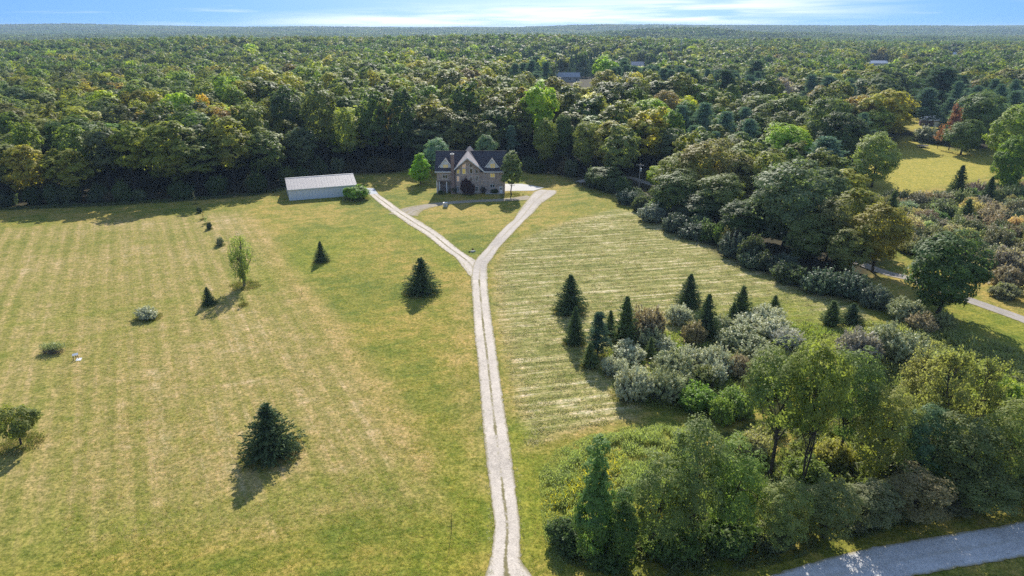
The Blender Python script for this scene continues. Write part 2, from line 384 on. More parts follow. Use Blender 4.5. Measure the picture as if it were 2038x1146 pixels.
# ------------------------------------------------------------------ gravel drives
def ground_z(x, y):
    # the ground mesh is a fine grid; sample its surface
    return float(hz(x, y) + FLAT(x, y))
def strip_mesh(center, width, mat, lift, name, seg=.6, ncross=9, jag=.05, seed=0):
    rg = np.random.default_rng(seed)
    P = np.array(center, float); Wd = np.array(width, float)
    # Catmull-Rom through the points
    pts = []; ws = []
    n = len(P)
    for i in range(n - 1):
        p0 = P[max(i-1, 0)]; p1 = P[i]; p2 = P[i+1]; p3 = P[min(i+2, n-1)]
        k = max(2, int(np.hypot(*(p2-p1)) / seg))
        for j in range(k):
            u = j / k
            pts.append(.5 * ((2*p1) + (-p0+p2)*u + (2*p0-5*p1+4*p2-p3)*u*u + (-p0+3*p1-3*p2+p3)*u**3)); ws.append(Wd[i]*(1-u) + Wd[i+1]*u)
    pts.append(P[-1]); ws.append(Wd[-1]); pts = np.array(pts); ws = np.array(ws)
    T = np.gradient(pts, axis=0); T /= np.linalg.norm(T, axis=1)[:, None] + 1e-9; N = np.stack([-T[:, 1], T[:, 0]], 1)
    cs = np.linspace(-1, 1, ncross); V = []; ac = []; al = []
    s = 0
    for i in range(len(pts)):
        if i: s += np.hypot(*(pts[i]-pts[i-1]))
        jl, jr = rg.normal(0, jag, 2)
        for c in cs:
            wv = ws[i]/2 * c + (jl if c == -1 else jr if c == 1 else 0)
            q = pts[i] + N[i] * wv; V.append((q[0], q[1], 0)); ac.append(c); al.append(s)
    V = np.array(V); V[:, 2] = hz(V[:, 0], V[:, 1]) + FLAT(V[:, 0], V[:, 1]) + lift
    I = np.arange(len(V)).reshape(-1, ncross)
    F = np.stack([I[:-1,:-1].ravel(), I[1:,:-1].ravel(), I[1:,1:].ravel(), I[:-1,1:].ravel()], 1)[:, ::-1]
    return mesh_np(name, V, F, mat, attrs={'across': fa(ac), 'along': fa(al)}, smooth_=True)
def gravel_mat(name, base, medial=1.0, edge=.75, tone=1.0, grassy=(.30, .25, .12)):
    m, t, out = newmat(name); P = geopos(t)
    a = t.nodes.new('ShaderNodeAttribute'); a.attribute_name = 'across'
    ax = mth(t, 'ABSOLUTE', a.outputs['Fac'])
    n = noise_tex(t, P, 1.1, 5, .75); n2 = noise_tex(t, P, 7, 4, .8); n3 = noise_tex(t, P, .12, 3, .6)
    cc_ = mth(t, 'ADD', mth(t, 'MULTIPLY', n2, .55), mth(t, 'ADD', mth(t, 'MULTIPLY', n, .25), mth(t, 'MULTIPLY', n3, .2)))
    b = base
    col = ramp(t, cc_, [(.40, tuple(v*.6 for v in b)), (.48, tuple(v*.92 for v in b)), (.54, tuple(v*1.08 for v in b)), (.62, tuple(v*1.3 for v in b))])
    gr = ramp(t, n, [(.3, tuple(v*.6 for v in grassy)), (.7, tuple(v*1.35 for v in grassy))])
    # grass strip down the middle between the wheel tracks, ragged; and grass creeping over the edges
    mid = mth(t, 'SUBTRACT', 1.0, smooth(t, .05, .17, mth(t, 'ADD', ax, mth(t, 'MULTIPLY', mth(t, 'SUBTRACT', n, .5), .5))))
    mid = mth(t, 'MULTIPLY', mid, mth(t, 'MULTIPLY', smooth(t, .40, .52, mth(t, 'ADD', mth(t, 'MULTIPLY', n, .5), mth(t, 'MULTIPLY', n3, .5))), medial))
    ed = smooth(t, edge, 1.05, mth(t, 'ADD', ax, mth(t, 'MULTIPLY', mth(t, 'SUBTRACT', n, .5), .55)))
    c = mixc_(t, mth(t, 'MAXIMUM', mid, ed, clamp=True), col, gr)
    princ(t, out, c, .95, .15, 0, n2, .7, .04); return m
M_drive = gravel_mat('drive_gravel', (.58, .51, .43), 1.0, .78, 1.0, (.22, .19, .09))
M_drive_worn = gravel_mat('worn_gravel', (.36, .31, .25), .9, .45)
M_lane = gravel_mat('lane_gravel', (.38, .34, .30), .5)
M_road = gravel_mat('road_gravel', (.62, .61, .60), .2, .8)
def mid_w(pairs):
    c = []; w_ = []
    for (x0, y0), (x1, y1) in pairs:
        a = np.array(G(x0, y0)); b = np.array(G(x1, y1)); c.append((a+b)/2); w_.append(np.hypot(*(a-b)))
    return c, w_
main = [((935,1240),(1120,1240)),((950,1180),(1080,1180)),((963,1146),(1056,1146)),((976,1112),(1036,1112)),((984,1050),(1035,1050)),((976,980),(1027,980)),((965,895),(1017,895)),
        ((957,800),(1002,800)),((949,700),(988,700)),((945,675),(985,675)),((941,610),(975,610)),((937.5,558),(970,558)),((938,530),(966,532)),((942,518),(962,518))]
c_, w_ = mid_w(main)
tag(link('gravel_driveway', strip_mesh(c_, w_, M_drive, .045, 'gravel_driveway', seed=1)), 'pale gravel driveway with two wheel tracks running from the road to the fork', None, None, 'structure')
left = [((937,552),(964,545)),((928,532),(944,520)),((905,511),(928,507)),((881,494),(909,494)),((846,467),(872,463)),((812,446),(837,441)),((777,420),(800,420)),((752,402),(775,401)),((736,388),(753,386)),((728,378),(745,375))]
c_, w_ = mid_w(left)
tag(link('left_branch', strip_mesh(c_, w_, M_drive, .049, 'left_branch', seed=2)), 'left arm of the gravel fork leading to the pole barn', None, None, 'structure')
right = [((937,558),(971,556)),((943,526),(970,528)),((953,510),(979,515)),((968,494),(991,496)),((990,470),(1015,467)),((1009,450),(1034,447)),((1022,438),(1044,438)),((1032,425),(1060,422)),((1045,406),(1076,404)),((1054,392),(1096,392)),((1062,383),(1108,384)),((1074,378),(1108,378))]
c_, w_ = mid_w(right)
tag(link('right_branch', strip_mesh(c_, w_, gravel_mat('court_gravel', (.50, .445, .385), .45), .053, 'right_branch', seed=3)), 'right arm of the gravel fork curving up to the court beside the house', None, None, 'structure')
arc = [((1062,397),(1052,388)),((1030,399),(1030,392)),((990,401),(990,396)),((940,403),(940,398)),((890,407),(890,401)),((850,414),(850,406)),((822,424),(815,412)),((806,436),(797,420))]
c_, w_ = mid_w(arc)
tag(link('front_lane', strip_mesh(c_, w_, M_drive_worn, .041, 'front_lane', seed=4)), 'faint worn lane crossing the lawn in front of the house', None, None, 'structure')
lane = [(1150,362),(1200,352),(1252,353),(1279,361),(1400,400),(1560,462),(1738,534),(1815,556),(1938,600),(2038,636),(2200,700)]
lw = [G(*p) for p in lane]
tag(link('woodland_lane', strip_mesh(lw, [3.2]*len(lw), M_lane, .05, 'woodland_lane', seed=5)), 'gravel lane passing behind the tree belt on the right', None, None, 'structure')
c_ = [G(*p) for p in [(900,1420),(1250,1280),(1547,1182),(1762,1121),(2038,1073),(2400,1000),(2900,915)]]
tag(link('gravel_road', strip_mesh(c_, [4.3]*len(c_), M_road, .057, 'gravel_road', seed=6)), 'grey gravel road crossing behind the near trees', None, None, 'structure')
def slab(name, px, mat, label, lift=.065, th=.1):
    P = [G(*p) for p in px]; mb = MB()
    mb.prism([(x, y, ground_z(x, y) + lift - th) for x, y in P], (0, 0, th))
    for i in range(len(mb.v)):
        x, y, z = mb.v[i]
        if i >= len(P): mb.v[i] = (x, y, max(ground_z(a, b) for a, b in P) + lift)
    return tag(mb.build(name, mat), label, None, None, 'structure')
M_conc = simple('concrete', (.52, .50, .47), .85, .2, .08, .6)
slab('parking_pad', [(1000,380.5),(1062,379.5),(1083,373.5),(1040,366),(1004,366)], M_conc, 'white concrete pad beside the house')
slab('barn_apron', [(733,386.5),(753,386.5),(744,374.5),(722,374.5)], simple('apron_concrete', (.42, .44, .47), .85, .2, .1, .6), 'concrete apron at the barn end of the left gravel arm')

# ------------------------------------------------------------------ foliage generators
def unit(v): return v / (np.linalg.norm(v, axis=-1, keepdims=True) + 1e-9)
def rsph(rg, n): return unit(rg.normal(size=(n, 3)))
def quads(P, N, T, a, b):
    """diamond sprays centred on P, facing N, long along T (half length a, half width b)"""
    T = unit(T - N * (T * N).sum(1, keepdims=True)); B = np.cross(N, T)
    a = np.asarray(a).reshape(-1, 1) * np.ones((len(P), 1)); b = np.asarray(b).reshape(-1, 1) * np.ones((len(P), 1))
    return np.stack([P + T*a, P + B*b, P - T*a, P - B*b], 1)
class Foliage:
    def __init__(s): s.q = []; s.t = []
    def add(s, q, tone): s.q.append(q); s.t.append(tone)
    def mesh(s, name, mat):
        Q = np.concatenate(s.q); V = Q.reshape(-1, 3); F = np.arange(len(V)).reshape(-1, 4)
        return mesh_np(name, V, F, mat, attrs={'tone': ('FACE', 'FLOAT', np.concatenate(s.t).astype(np.float32))})
def crown(rg, w, h, base, nl, ns, nq, s, fill=.35, flat=.3, shape='round', lobe=.30, mat=None, name='crown', asp=1.5, rnd=.38, outw=.45):
    """clumped broadleaf crown: lobes carry sub-clumps, sub-clumps carry leaf sprays"""
    f = Foliage(); ch = h - base; cz = base + ch * .5; pts = []; tries = 0
    while len(pts) < nl and tries < nl * 60:
        tries += 1
        d = rg.normal(size=3); d /= np.linalg.norm(d); r = rg.uniform(fill, 1) ** .5
        zz = d[2] * r
        if shape == 'cone': wr = max(.12, 1 - (zz + 1) / 2 * .85) * 1.15
        elif shape == 'vase': wr = .55 + .5 * max(0, min(1, (zz + 1) / 1.4))
        elif shape == 'dome': wr = 1.0
        else: wr = 1.0
        lr = lobe * w * .5 * rg.uniform(.75, 1.3)
        p = np.array([d[0] * r * (w*.5 - lr*.7) * wr, d[1] * r * (w*.5 - lr*.7) * wr, cz + zz * (ch*.5 - lr*.6)])
        if all(np.linalg.norm(p - q[0]) > .62 * (lr + q[1]) * .8 for q in pts): pts.append((p, lr))
    ctr = np.array([0, 0, cz - ch * .15])
    for p, lr in pts:
        out = unit((p - ctr) * np.array([1, 1, .8]))
        ds = rsph(rg, ns * 3); keep = (ds @ out > -.25) & (ds[:, 2] > -.65); ds = ds[keep][:ns]
        for d in ds:
            sp = p + d * lr * rg.uniform(.6, 1.05) * np.array([1, 1, .85]); sr = lr * rg.uniform(.34, .55)
            n = int(nq * rg.uniform(.7, 1.3)); e = rsph(rg, n * 2); e = e[(e @ unit(out + d)) > -.45][:n]; n = len(e)
            P = sp + e * sr * rg.uniform(.55, 1.1, (n, 1)) * np.array([1, 1, .8])
            N = unit(e * .4 + d * .4 + out * outw + np.array([0, 0, flat*.8]) + rsph(rg, n) * rnd)
            f.add(quads(P, N, rsph(rg, n), s * rg.uniform(.7, 1.3, n) * asp**.5, s * rg.uniform(.7, 1.2, n) / asp**.5), np.clip(rg.normal(.5, .12, n) + rg.normal(0, .14), 0, 1))
    return f.mesh(name, mat or M_leaf), pts
def trunk(rg, h, r, pts, base, mat=None, name='trunk', nlimb=7, lean=.03, multi=1):
    mb = MB()
    for k in range(multi):
        lx, ly = rg.normal(0, lean + (.12 if multi > 1 else 0), 2) * h
        top = .78 * h
        P = [(0, 0, -.3)] + [(lx*u*u + rg.normal(0, .012*h) * (u > .1), ly*u*u + rg.normal(0, .012*h) * (u > .1), top*u) for u in (.12, .35, .6, .8, 1)]
        rr = r * (1 if multi == 1 else .7)
        mb.tube(P, [rr*1.35, rr, rr*.85, rr*.6, rr*.38, rr*.12], 7)
        sel = [pts[i] for i in rg.permutation(len(pts))[:nlimb]] if len(pts) else []
        for p, lr in sel:
            z0 = min(max(base*.8, p[2] * rg.uniform(.45, .7)), top*.9); u = z0/top
            a = np.array([lx*u*u, ly*u*u, z0]); b = np.array(p); m_ = (a+b)/2 + np.array([0, 0, -.05*h]) + rg.normal(0, .02*h, 3)
            q = rr*(1-u)*.55 + .02
            mb.tube([a, m_, b], [q, q*.6, q*.15], 5)
    return mb.mesh(name, mat or M_bark)
def conifer(rg, h, w, s, nb, nq, droop=.1, power=.9, base=.0, spike=.25, name='crown', bare=.0, up=.35, mat=None, dense=True):
    """cone of many branch sprays with a spiky outline"""
    f = Foliage()
    for i in range(nb):
        u = rg.random() ** 1.35      # more low down
        z = base + (h - base) * u; L = w/2 * (1 - u) ** power * rg.uniform(1 - spike, 1 + spike*.7) + .04*w
        if u < .10: L *= .82 + .18 * u / .10
        az_ = rg.uniform(0, 2*math.pi); el_ = up * (.4 + u) - droop + rg.normal(0, .12)
        d = np.array([math.cos(az_)*math.cos(el_), math.sin(az_)*math.cos(el_), math.sin(el_)])
        n = max(4, int(nq * (L / (w/2) + .25))); tt = rg.uniform(bare, 1, n) ** .7; tt[0] = 1.0
        P = np.array([0, 0, z]) + d * (L * tt)[:, None] + rg.normal(0, s*.55, (n, 3)) * (1.1 - .6*tt)[:, None]
        N = unit(rsph(rg, n) * .8 + np.array([0, 0, .6]) + d * .25); T = unit(d + rg.normal(0, .45, (n, 3)))
        f.add(quads(P, N, T, s*rg.uniform(.8, 1.4, n), s*rg.uniform(.28, .5, n)), np.clip(rg.normal(.5, .18, n), 0, 1))
    # leader
    n = 14; P = np.stack([rg.normal(0, .04*w*.3, n), rg.normal(0, .04*w*.3, n), rg.uniform(h*.9, h*1.02, n)], 1)
    f.add(quads(P, unit(rsph(rg, n) + [0,.01,0]), np.tile([0., 0, 1], (n, 1)) + rg.normal(0, .3, (n, 3)), s, s*.35), np.full(n, .5))
    if dense:   # added inner sprays, toned darker, that block the light
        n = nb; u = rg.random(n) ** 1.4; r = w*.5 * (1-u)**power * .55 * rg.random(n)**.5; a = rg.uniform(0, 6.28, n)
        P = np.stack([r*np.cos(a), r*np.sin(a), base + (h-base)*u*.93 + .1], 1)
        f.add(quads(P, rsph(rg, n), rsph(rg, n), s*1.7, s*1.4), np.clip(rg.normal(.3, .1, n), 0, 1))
    return f.mesh(name, mat or M_needle)
def pine(rg, h, w, s, tiers, nq, base=.15, name='crown'):
    """open white pine: flat plumes on long level boughs"""
    f = Foliage(); pts = []
    for i in range(tiers):
        u = (i + .5) / tiers; z = h * (base + (1 - base) * u)
        prof = (1 - u) ** .6 * (.65 + .35 * min(1, u * 4))
        for k in range(rg.integers(4, 7)):
            L = w/2 * prof * rg.uniform(.6, 1.15); a = rg.uniform(0, 6.28); d = np.array([math.cos(a), math.sin(a), .12 + .25*u]); pts.append((np.array([0, 0, z]) + d*L*.8, .5))
            for j in range(rg.integers(3, 6)):
                q = rg.uniform(.35, 1) ; c = np.array([0, 0, z]) + d*L*q + rg.normal(0, L*.13, 3) * [1, 1, .25]; pr = (.16*w*.5 + .35) * rg.uniform(.8, 1.3)
                n = nq; e = rsph(rg, n); P = c + e * pr * rg.uniform(.3, 1, (n, 1)) * [1, 1, .45]
                N = unit(rsph(rg, n) + [0, 0, .5]); T = unit(e + d*.8 + [0, 0, .5])
                f.add(quads(P, N, T, s*rg.uniform(.8, 1.3, n), s*rg.uniform(.28, .45, n)), np.clip(rg.normal(.5, .2, n), 0, 1))
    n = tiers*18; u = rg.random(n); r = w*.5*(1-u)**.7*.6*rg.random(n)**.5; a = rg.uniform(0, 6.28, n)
    P = np.stack([r*np.cos(a), r*np.sin(a), h*(base+(1-base)*u*.95)], 1); f.add(quads(P, rsph(rg, n), rsph(rg, n), s*1.6, s*1.2), np.clip(rg.normal(.3, .1, n), 0, 1))  # darker sprays added round the trunk so light does not pass
    return f.mesh(name, M_needle), pts
def shrub(rg, w, h, s, rays, nq, spread=.22, asp=2.6, mat=None, name='crown', lumps=7, inner=True):
    """dome of arching leafy shoots"""
    f = Foliage(); L_ = []
    for k in range(lumps):
        a = rg.uniform(0, 6.28); r = w*.5*rg.uniform(.15, .55); L_.append((np.array([r*math.cos(a), r*math.sin(a), h*rg.uniform(.25, .5)]), np.array([w*.5, w*.5, h*.62]) * rg.uniform(.45, .7)))
    L_.append((np.array([0, 0, h*.35]), np.array([w*.36, w*.36, h*.62])))
    for i in range(rays):
        c, rad = L_[rg.integers(len(L_))]; d = rg.normal(size=3); d[2] = abs(d[2])*1.0 - .35; d /= np.linalg.norm(d)
        tip = c + d*rad*rg.uniform(.82, 1.12); tip[2] = max(.1, tip[2])
        o = np.array([c[0]*.5, c[1]*.5, 0]); dd = tip - o; n = nq
        q = rg.uniform(.55, 1.0, n) ** .6
        P = o + dd*q[:, None] + rg.normal(0, spread*s*2.2, (n, 3)); P[:, 2] = np.maximum(P[:, 2], .05)
        du = unit(dd); N = unit(d*.7 + [0, 0, .35] + rsph(rg, n)*.8); T = unit(du*1.2 + [0, 0, .35] + rg.normal(0, .35, (n, 3)))
        f.add(quads(P, N, T, s*rg.uniform(.7, 1.35, n)*asp**.5, s*rg.uniform(.7, 1.2, n)/asp**.5), np.clip(rg.normal(.5, .2, n) + rg.normal(0, .12), 0, 1))
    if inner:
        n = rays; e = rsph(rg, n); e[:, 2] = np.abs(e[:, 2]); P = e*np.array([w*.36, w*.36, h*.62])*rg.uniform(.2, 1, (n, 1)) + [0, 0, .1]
        f.add(quads(P, rsph(rg, n), rsph(rg, n), s*2.2, s*1.8), np.clip(rg.normal(.3, .1, n), 0, 1))  # filler added inside the dome, toned darker, to stop light showing through
    return f.mesh(name, mat or M_olive)
def stems(rg, w, h, n, r=.03, mat=None, name='stem'):
    mb = MB()
    for i in range(n):
        a = rg.uniform(0, 6.28); q = w*.5*rg.uniform(.2, .85); z = h*rg.uniform(.5, .92)
        mb.tube([(rg.normal(0, .1), rg.normal(0, .1), -.1), (q*.5*math.cos(a), q*.5*math.sin(a), z*.6), (q*math.cos(a), q*math.sin(a), z)], [r, r*.7, r*.2], 4)
    return mb.mesh(name, mat or M_bark)

rg = np.random.default_rng(11)
PROTO = {}
def proto(key, crown_me, trunk_me, h, w): PROTO.setdefault(key, []).append((crown_me, trunk_me, h, w))
# woodland trees seen from 200 m and farther; built at 20 m tall and 11 m wide, scaled when placed
for k in range(7):
    shp = ['round', 'round', 'vase', 'round', 'dome', 'round', 'vase'][k]
    cr, pts = crown(rg, 11, 20, [4, 5, 6, 3.5, 4.5, 5.5, 5][k], 36, 9, 14, .36, fill=.4, shape=shp, lobe=[.30, .36, .29, .38, .33, .28, .35][k], outw=.5)
    proto('forest', cr, trunk(rg, 20, .32, pts, 6), 20, 11)
# belt trees 110-220 m away: finer leaves
for k in range(5):
    cr, pts = crown(rg, 12, 18, [1.2, 2.2, 1.5, .8, 2.2][k], 40, 15, 24, .23, fill=.35, shape=['round', 'vase', 'round', 'dome', 'round'][k], lobe=.33, outw=.5)
    proto('belt', cr, trunk(rg, 18, .3, pts, 4, nlimb=9), 18, 12)
# near trees 50-90 m away, airy crowns with trunks showing
for k in range(5):
    cr, pts = crown(rg, 8.5, 17, [5.5, 2.2, 6.5, 1.5, 4][k], [26, 32, 26, 34, 28][k], 12, 26, .145, fill=.25, flat=.35, shape=['vase', 'round', 'vase', 'dome', 'vase'][k], lobe=.36, asp=1.9)
    proto('near', cr, trunk(rg, 17, .22, pts, 4, nlimb=16, multi=[1, 1, 2, 2, 1][k], lean=.05), 17, 8.5)
for k in range(2):   # tall narrow near tree
    cr, pts = crown(rg, 5, 14, 1.2, 30, 14, 34, .12, fill=.2, shape='cone', lobe=.42, asp=1.8)
    proto('slender', cr, trunk(rg, 14, .16, pts, 2, nlimb=12), 14, 5)
# small ornamental and solitary trees
for k in range(2):
    cr, pts = crown(rg, 7.5, 14, 2.4, 34, 13, 26, .19, fill=.25, shape='round', lobe=.30)
    proto('maple', cr, trunk(rg, 14, .18, pts, 2.2, nlimb=12), 14, 7.5)
cr, pts = crown(rg, 7.5, 12, .8, 34, 13, 26, .19, fill=.25, shape='cone', lobe=.36); proto('pyramid', cr, trunk(rg, 12, .18, pts, 1), 12, 7.5)
cr, pts = crown(rg, 5, 4.4, 1.3, 16, 11, 22, .13, fill=.2, lobe=.42, asp=1.8); proto('crab', cr, trunk(rg, 4.4, .12, pts, 1.0, nlimb=9), 4.4, 5)
cr, pts = crown(rg, 7, 5, .1, 30, 12, 26, .17, fill=.3, shape='dome', lobe=.34); proto('round_bush', cr, stems(rg, 6, 4.5, 8), 5, 7)
for k in range(3):
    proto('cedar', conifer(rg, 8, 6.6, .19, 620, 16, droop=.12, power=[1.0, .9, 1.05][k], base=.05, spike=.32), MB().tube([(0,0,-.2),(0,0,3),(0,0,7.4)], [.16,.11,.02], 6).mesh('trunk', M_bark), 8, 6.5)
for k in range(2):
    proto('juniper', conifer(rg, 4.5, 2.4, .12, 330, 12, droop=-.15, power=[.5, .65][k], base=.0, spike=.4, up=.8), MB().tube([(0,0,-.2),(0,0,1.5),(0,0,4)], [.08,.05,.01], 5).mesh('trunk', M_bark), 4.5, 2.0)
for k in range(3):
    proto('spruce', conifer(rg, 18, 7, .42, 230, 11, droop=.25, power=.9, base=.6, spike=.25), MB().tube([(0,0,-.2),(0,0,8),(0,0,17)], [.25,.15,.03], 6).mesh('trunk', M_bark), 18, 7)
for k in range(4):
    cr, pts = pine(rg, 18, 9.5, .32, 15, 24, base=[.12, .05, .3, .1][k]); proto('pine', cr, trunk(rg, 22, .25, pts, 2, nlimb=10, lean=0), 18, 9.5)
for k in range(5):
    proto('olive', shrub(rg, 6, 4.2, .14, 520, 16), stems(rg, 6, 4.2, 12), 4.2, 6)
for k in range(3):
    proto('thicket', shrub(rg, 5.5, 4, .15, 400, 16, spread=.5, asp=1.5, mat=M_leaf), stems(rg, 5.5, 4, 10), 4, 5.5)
proto('small_shrub', shrub(rg, 3.6, 2.6, .10, 330, 13), stems(rg, 3.4, 2.4, 9), 2.6, 3.6)
# weeping, half-bare narrow tree
f = Foliage()
for i in range(210):
    a = rg.uniform(0, 6.28); z = rg.uniform(2.6, 11.2); r = 1.9 * math.sin(min(1, (z-1.5)/6.5)*1.57) * rg.uniform(.25, 1.05); r = r * (1.0 if z < 9.5 else .6)
    n = rg.integers(20, 32) if z < 8.4 else rg.integers(7, 13); Ld = rg.uniform(.9, 2.4); q = rg.random(n)
    if math.cos(a) < -.6 and z < 6: r *= 1.25
    P = np.stack([r*math.cos(a) + rg.normal(0, .13, n), r*math.sin(a) + rg.normal(0, .13, n), z - Ld*q], 1)
    f.add(quads(P, rsph(rg, n), np.tile([0., 0, -1], (n, 1)) + rg.normal(0, .25, (n, 3)), .2, .06), np.clip(rg.normal(.5, .2, n), 0, 1))
wp = [(np.array([rg.normal(0, .9), rg.normal(0, .9), rg.uniform(5, 12.5)]), .3) for _ in range(26)]
proto('weeping', f.mesh('crown', M_leaf), trunk(rg, 13, .17, wp, 2, mat=M_palebark, nlimb=26), 12, 4.4)
# bare or thin-leaved tree
def thin_tree(rg, h, w, nq, s, nb=46, mat=M_bark):
    mb = MB(); f = Foliage(); mb.tube([(0,0,-.2),(rg.normal(0,.02)*h, 0, h*.35),(rg.normal(0,.03)*h, rg.normal(0,.03)*h, h*.7),(rg.normal(0,.04)*h, 0, h*.97)], [.012*h,.009*h,.005*h,.001*h], 6)
    for i in range(nb):
        z = h*rg.uniform(.25, .92); a = rg.uniform(0, 6.28); L = w*.5*rg.uniform(.5, 1.1)*(1.15 - z/h*.6); d = np.array([math.cos(a), math.sin(a), rg.uniform(.4, 1.1)]); d /= np.linalg.norm(d)
        a0 = np.array([0, 0, z*.85]); b = a0 + d*L; m_ = (a0+b)/2 + rg.normal(0, .05*L, 3); mb.tube([a0, m_, b], [.0035*h,.0022*h,.0006*h], 4, cap=False)
        for j in range(3):
            c0 = a0 + d*L*rg.uniform(.4, .9); e = c0 + unit(d + rg.normal(0, .5, 3))*L*.35; mb.tube([c0, e], [.0015*h, .0004*h], 3, cap=False)
            if nq:
                n = nq; P = c0 + (e-c0)*rg.random((n, 1)) + rg.normal(0, s*1.6, (n, 3)); f.add(quads(P, rsph(rg, n), rsph(rg, n), s*1.2, s*.7), np.clip(rg.normal(.5, .2, n), 0, 1))
    return (f.mesh('crown', M_leaf) if nq else None), mb.mesh('trunk', mat)
for k in range(2):
    cr, tr = thin_tree(rg, 14, 9, 30, .13, nb=70); proto('airy', cr, tr, 14, 9)
cr, tr = thin_tree(rg, 18, 6, 12, .22, nb=60); proto('dying', cr, tr, 18, 6)
cr, tr = thin_tree(rg, 3, 1.6, 7, .06, nb=22); proto('sapling', cr, tr, 3, 1.6)

# ------------------------------------------------------------------ planting
PLANTED = []
rp = np.random.default_rng(5)
def jitter(c, a=.08):
    k = 1 + rp.normal(0, a); return [float(max(.004, c[0]*k*(1+rp.normal(0, a*.5)))), float(max(.004, c[1]*k)), float(max(.003, c[2]*k*(1+rp.normal(0, a*.5))))]
def plant(kind, name, x, y, h, wd_, tint, label, group=None, cat='tree', part='crown', variant=None, rz=None, zofs=0, keepout=True):
    P = PROTO[kind]; cr, tr, ph, pw = P[rp.integers(len(P)) if variant is None else variant]
    e = empty(name, (x, y, ground_z(x, y) + zofs), rp.uniform(0, 6.28) if rz is None else rz)
    e.scale = (wd_/pw, wd_/pw, h/ph)
    if cr:
        c = link('crown' if cat == 'tree' else 'foliage', cr, e); c['tint'] = [float(v) for v in tint]
    if tr: link('trunk' if cat == 'tree' else 'stem', tr, e)
    tag(e, label, cat, group)
    if keepout: PLANTED.append((x, y, wd_/2))
    return e
def plant_px(kind, name, cx, toppy, wpx, tint, label, base=None, d=None, group=None, cat='tree', **kw):
    """placed by where it stands: base is its foot's image row (or d its distance); size follows from distance"""
    if d is None:
        d = G(cx, base)[1]
        if kind in ('cedar', 'juniper', 'olive', 'thicket', 'round_bush', 'small_shrub'): d += .38 * wpx / FPX * (d*math.cos(PITCH) + CAM_H*math.sin(PITCH))
    y = d; gz = float(hz(at(cx, y), y)); h = top_z(toppy, y) - gz
    x = at(cx, y, gz + h*.5); wd_ = wpx / FPX * (y*math.cos(PITCH) + (CAM_H - gz - h*.5)*math.sin(PITCH))
    return plant(kind, name, x, y, h, wd_, tint, label, group, cat, **kw)

# tints (real leaf colours)
DKG = (.042, .060, .020); OLV = (.085, .095, .026); MID = (.060, .085, .022); YGR = (.17, .215, .022); YEL = (.26, .24, .022)
TAN = (.15, .125, .045); BLU = (.075, .115, .080); CED = (.040, .058, .027); SIL = (.245, .255, .175); SLG = (.17, .185, .10); BRN = (.19, .16, .09)
BRT = (.10, .16, .022); PAL = (.15, .175, .085); RUS = (.11, .048, .036); PLG = (.13, .15, .05)

# --- lone plants on the left field
plant_px('cedar', 'cedar_tree', 535, 806, 128, CED, 'largest dark cedar, twin-tipped cone alone low on the left field', base=928, variant=0)
plant_px('cedar', 'cedar_tree', 838, 515, 74, CED, 'dark conical cedar on the grass left of the straight drive', base=592, variant=1)
plant_px('cedar', 'cedar_tree', 638, 481, 32, CED, 'small dark cedar standing alone between the weeping tree and the gravel fork', base=524, variant=2)
plant_px('cedar', 'cedar_tree', 413, 572, 29, CED, 'small dark cedar at the end of the weeping tree shadow', base=610, variant=1)
plant_px('weeping', 'weeping_tree', 478, 457, 58, PLG, 'tall thin weeping tree with half-bare yellowish top on the left field', base=569, rz=0)
plant_px('sapling', 'sapling', 483, 586, 14, OLV, 'small ragged sapling below the weeping tree', base=607)
plant_px('small_shrub', 'silver_shrub', 293, 607, 50, SIL, 'round silvery shrub alone on the left field', base=640, cat='shrub')
plant_px('crab', 'small_tree', 30, 812, 84, OLV, 'small round-headed tree at the left edge of the photograph', base=884, variant=0)
plant_px('round_bush', 'round_bush', 709, 370, 54, (.085, .135, .018), 'big round green bush in front of the right end of the pole barn', base=401, cat='shrub')
# fence-row shrubs running back to the wood
for i, (cx, tp, bs, wp_, lab) in enumerate([(436, 467, 490, 16, 'grey ragged shrub nearest the weeping tree in the row up to the wood'), (415, 438, 457, 11, 'dark little shrub second from the weeping tree in the row up to the wood'),
        (409, 428, 446, 10, 'thin shrub third from the weeping tree in the row up to the wood'), (403, 420, 436, 9, 'pale thin shrub fourth from the weeping tree in the row, at the shadow edge'),
        (397, 408, 424, 12, 'dark bush of the row standing in the wood shadow'), (386, 376, 406, 8, 'bare thin sapling of the row nearest the wood')]):
    plant_px('sapling' if i in (2, 3, 5) else 'small_shrub', 'row_shrub', cx, tp, wp_, [SLG, CED, SLG, BRN, CED, BRN][i], lab, base=bs, cat='shrub', group='shrubs in the row from the weeping tree to the wood')
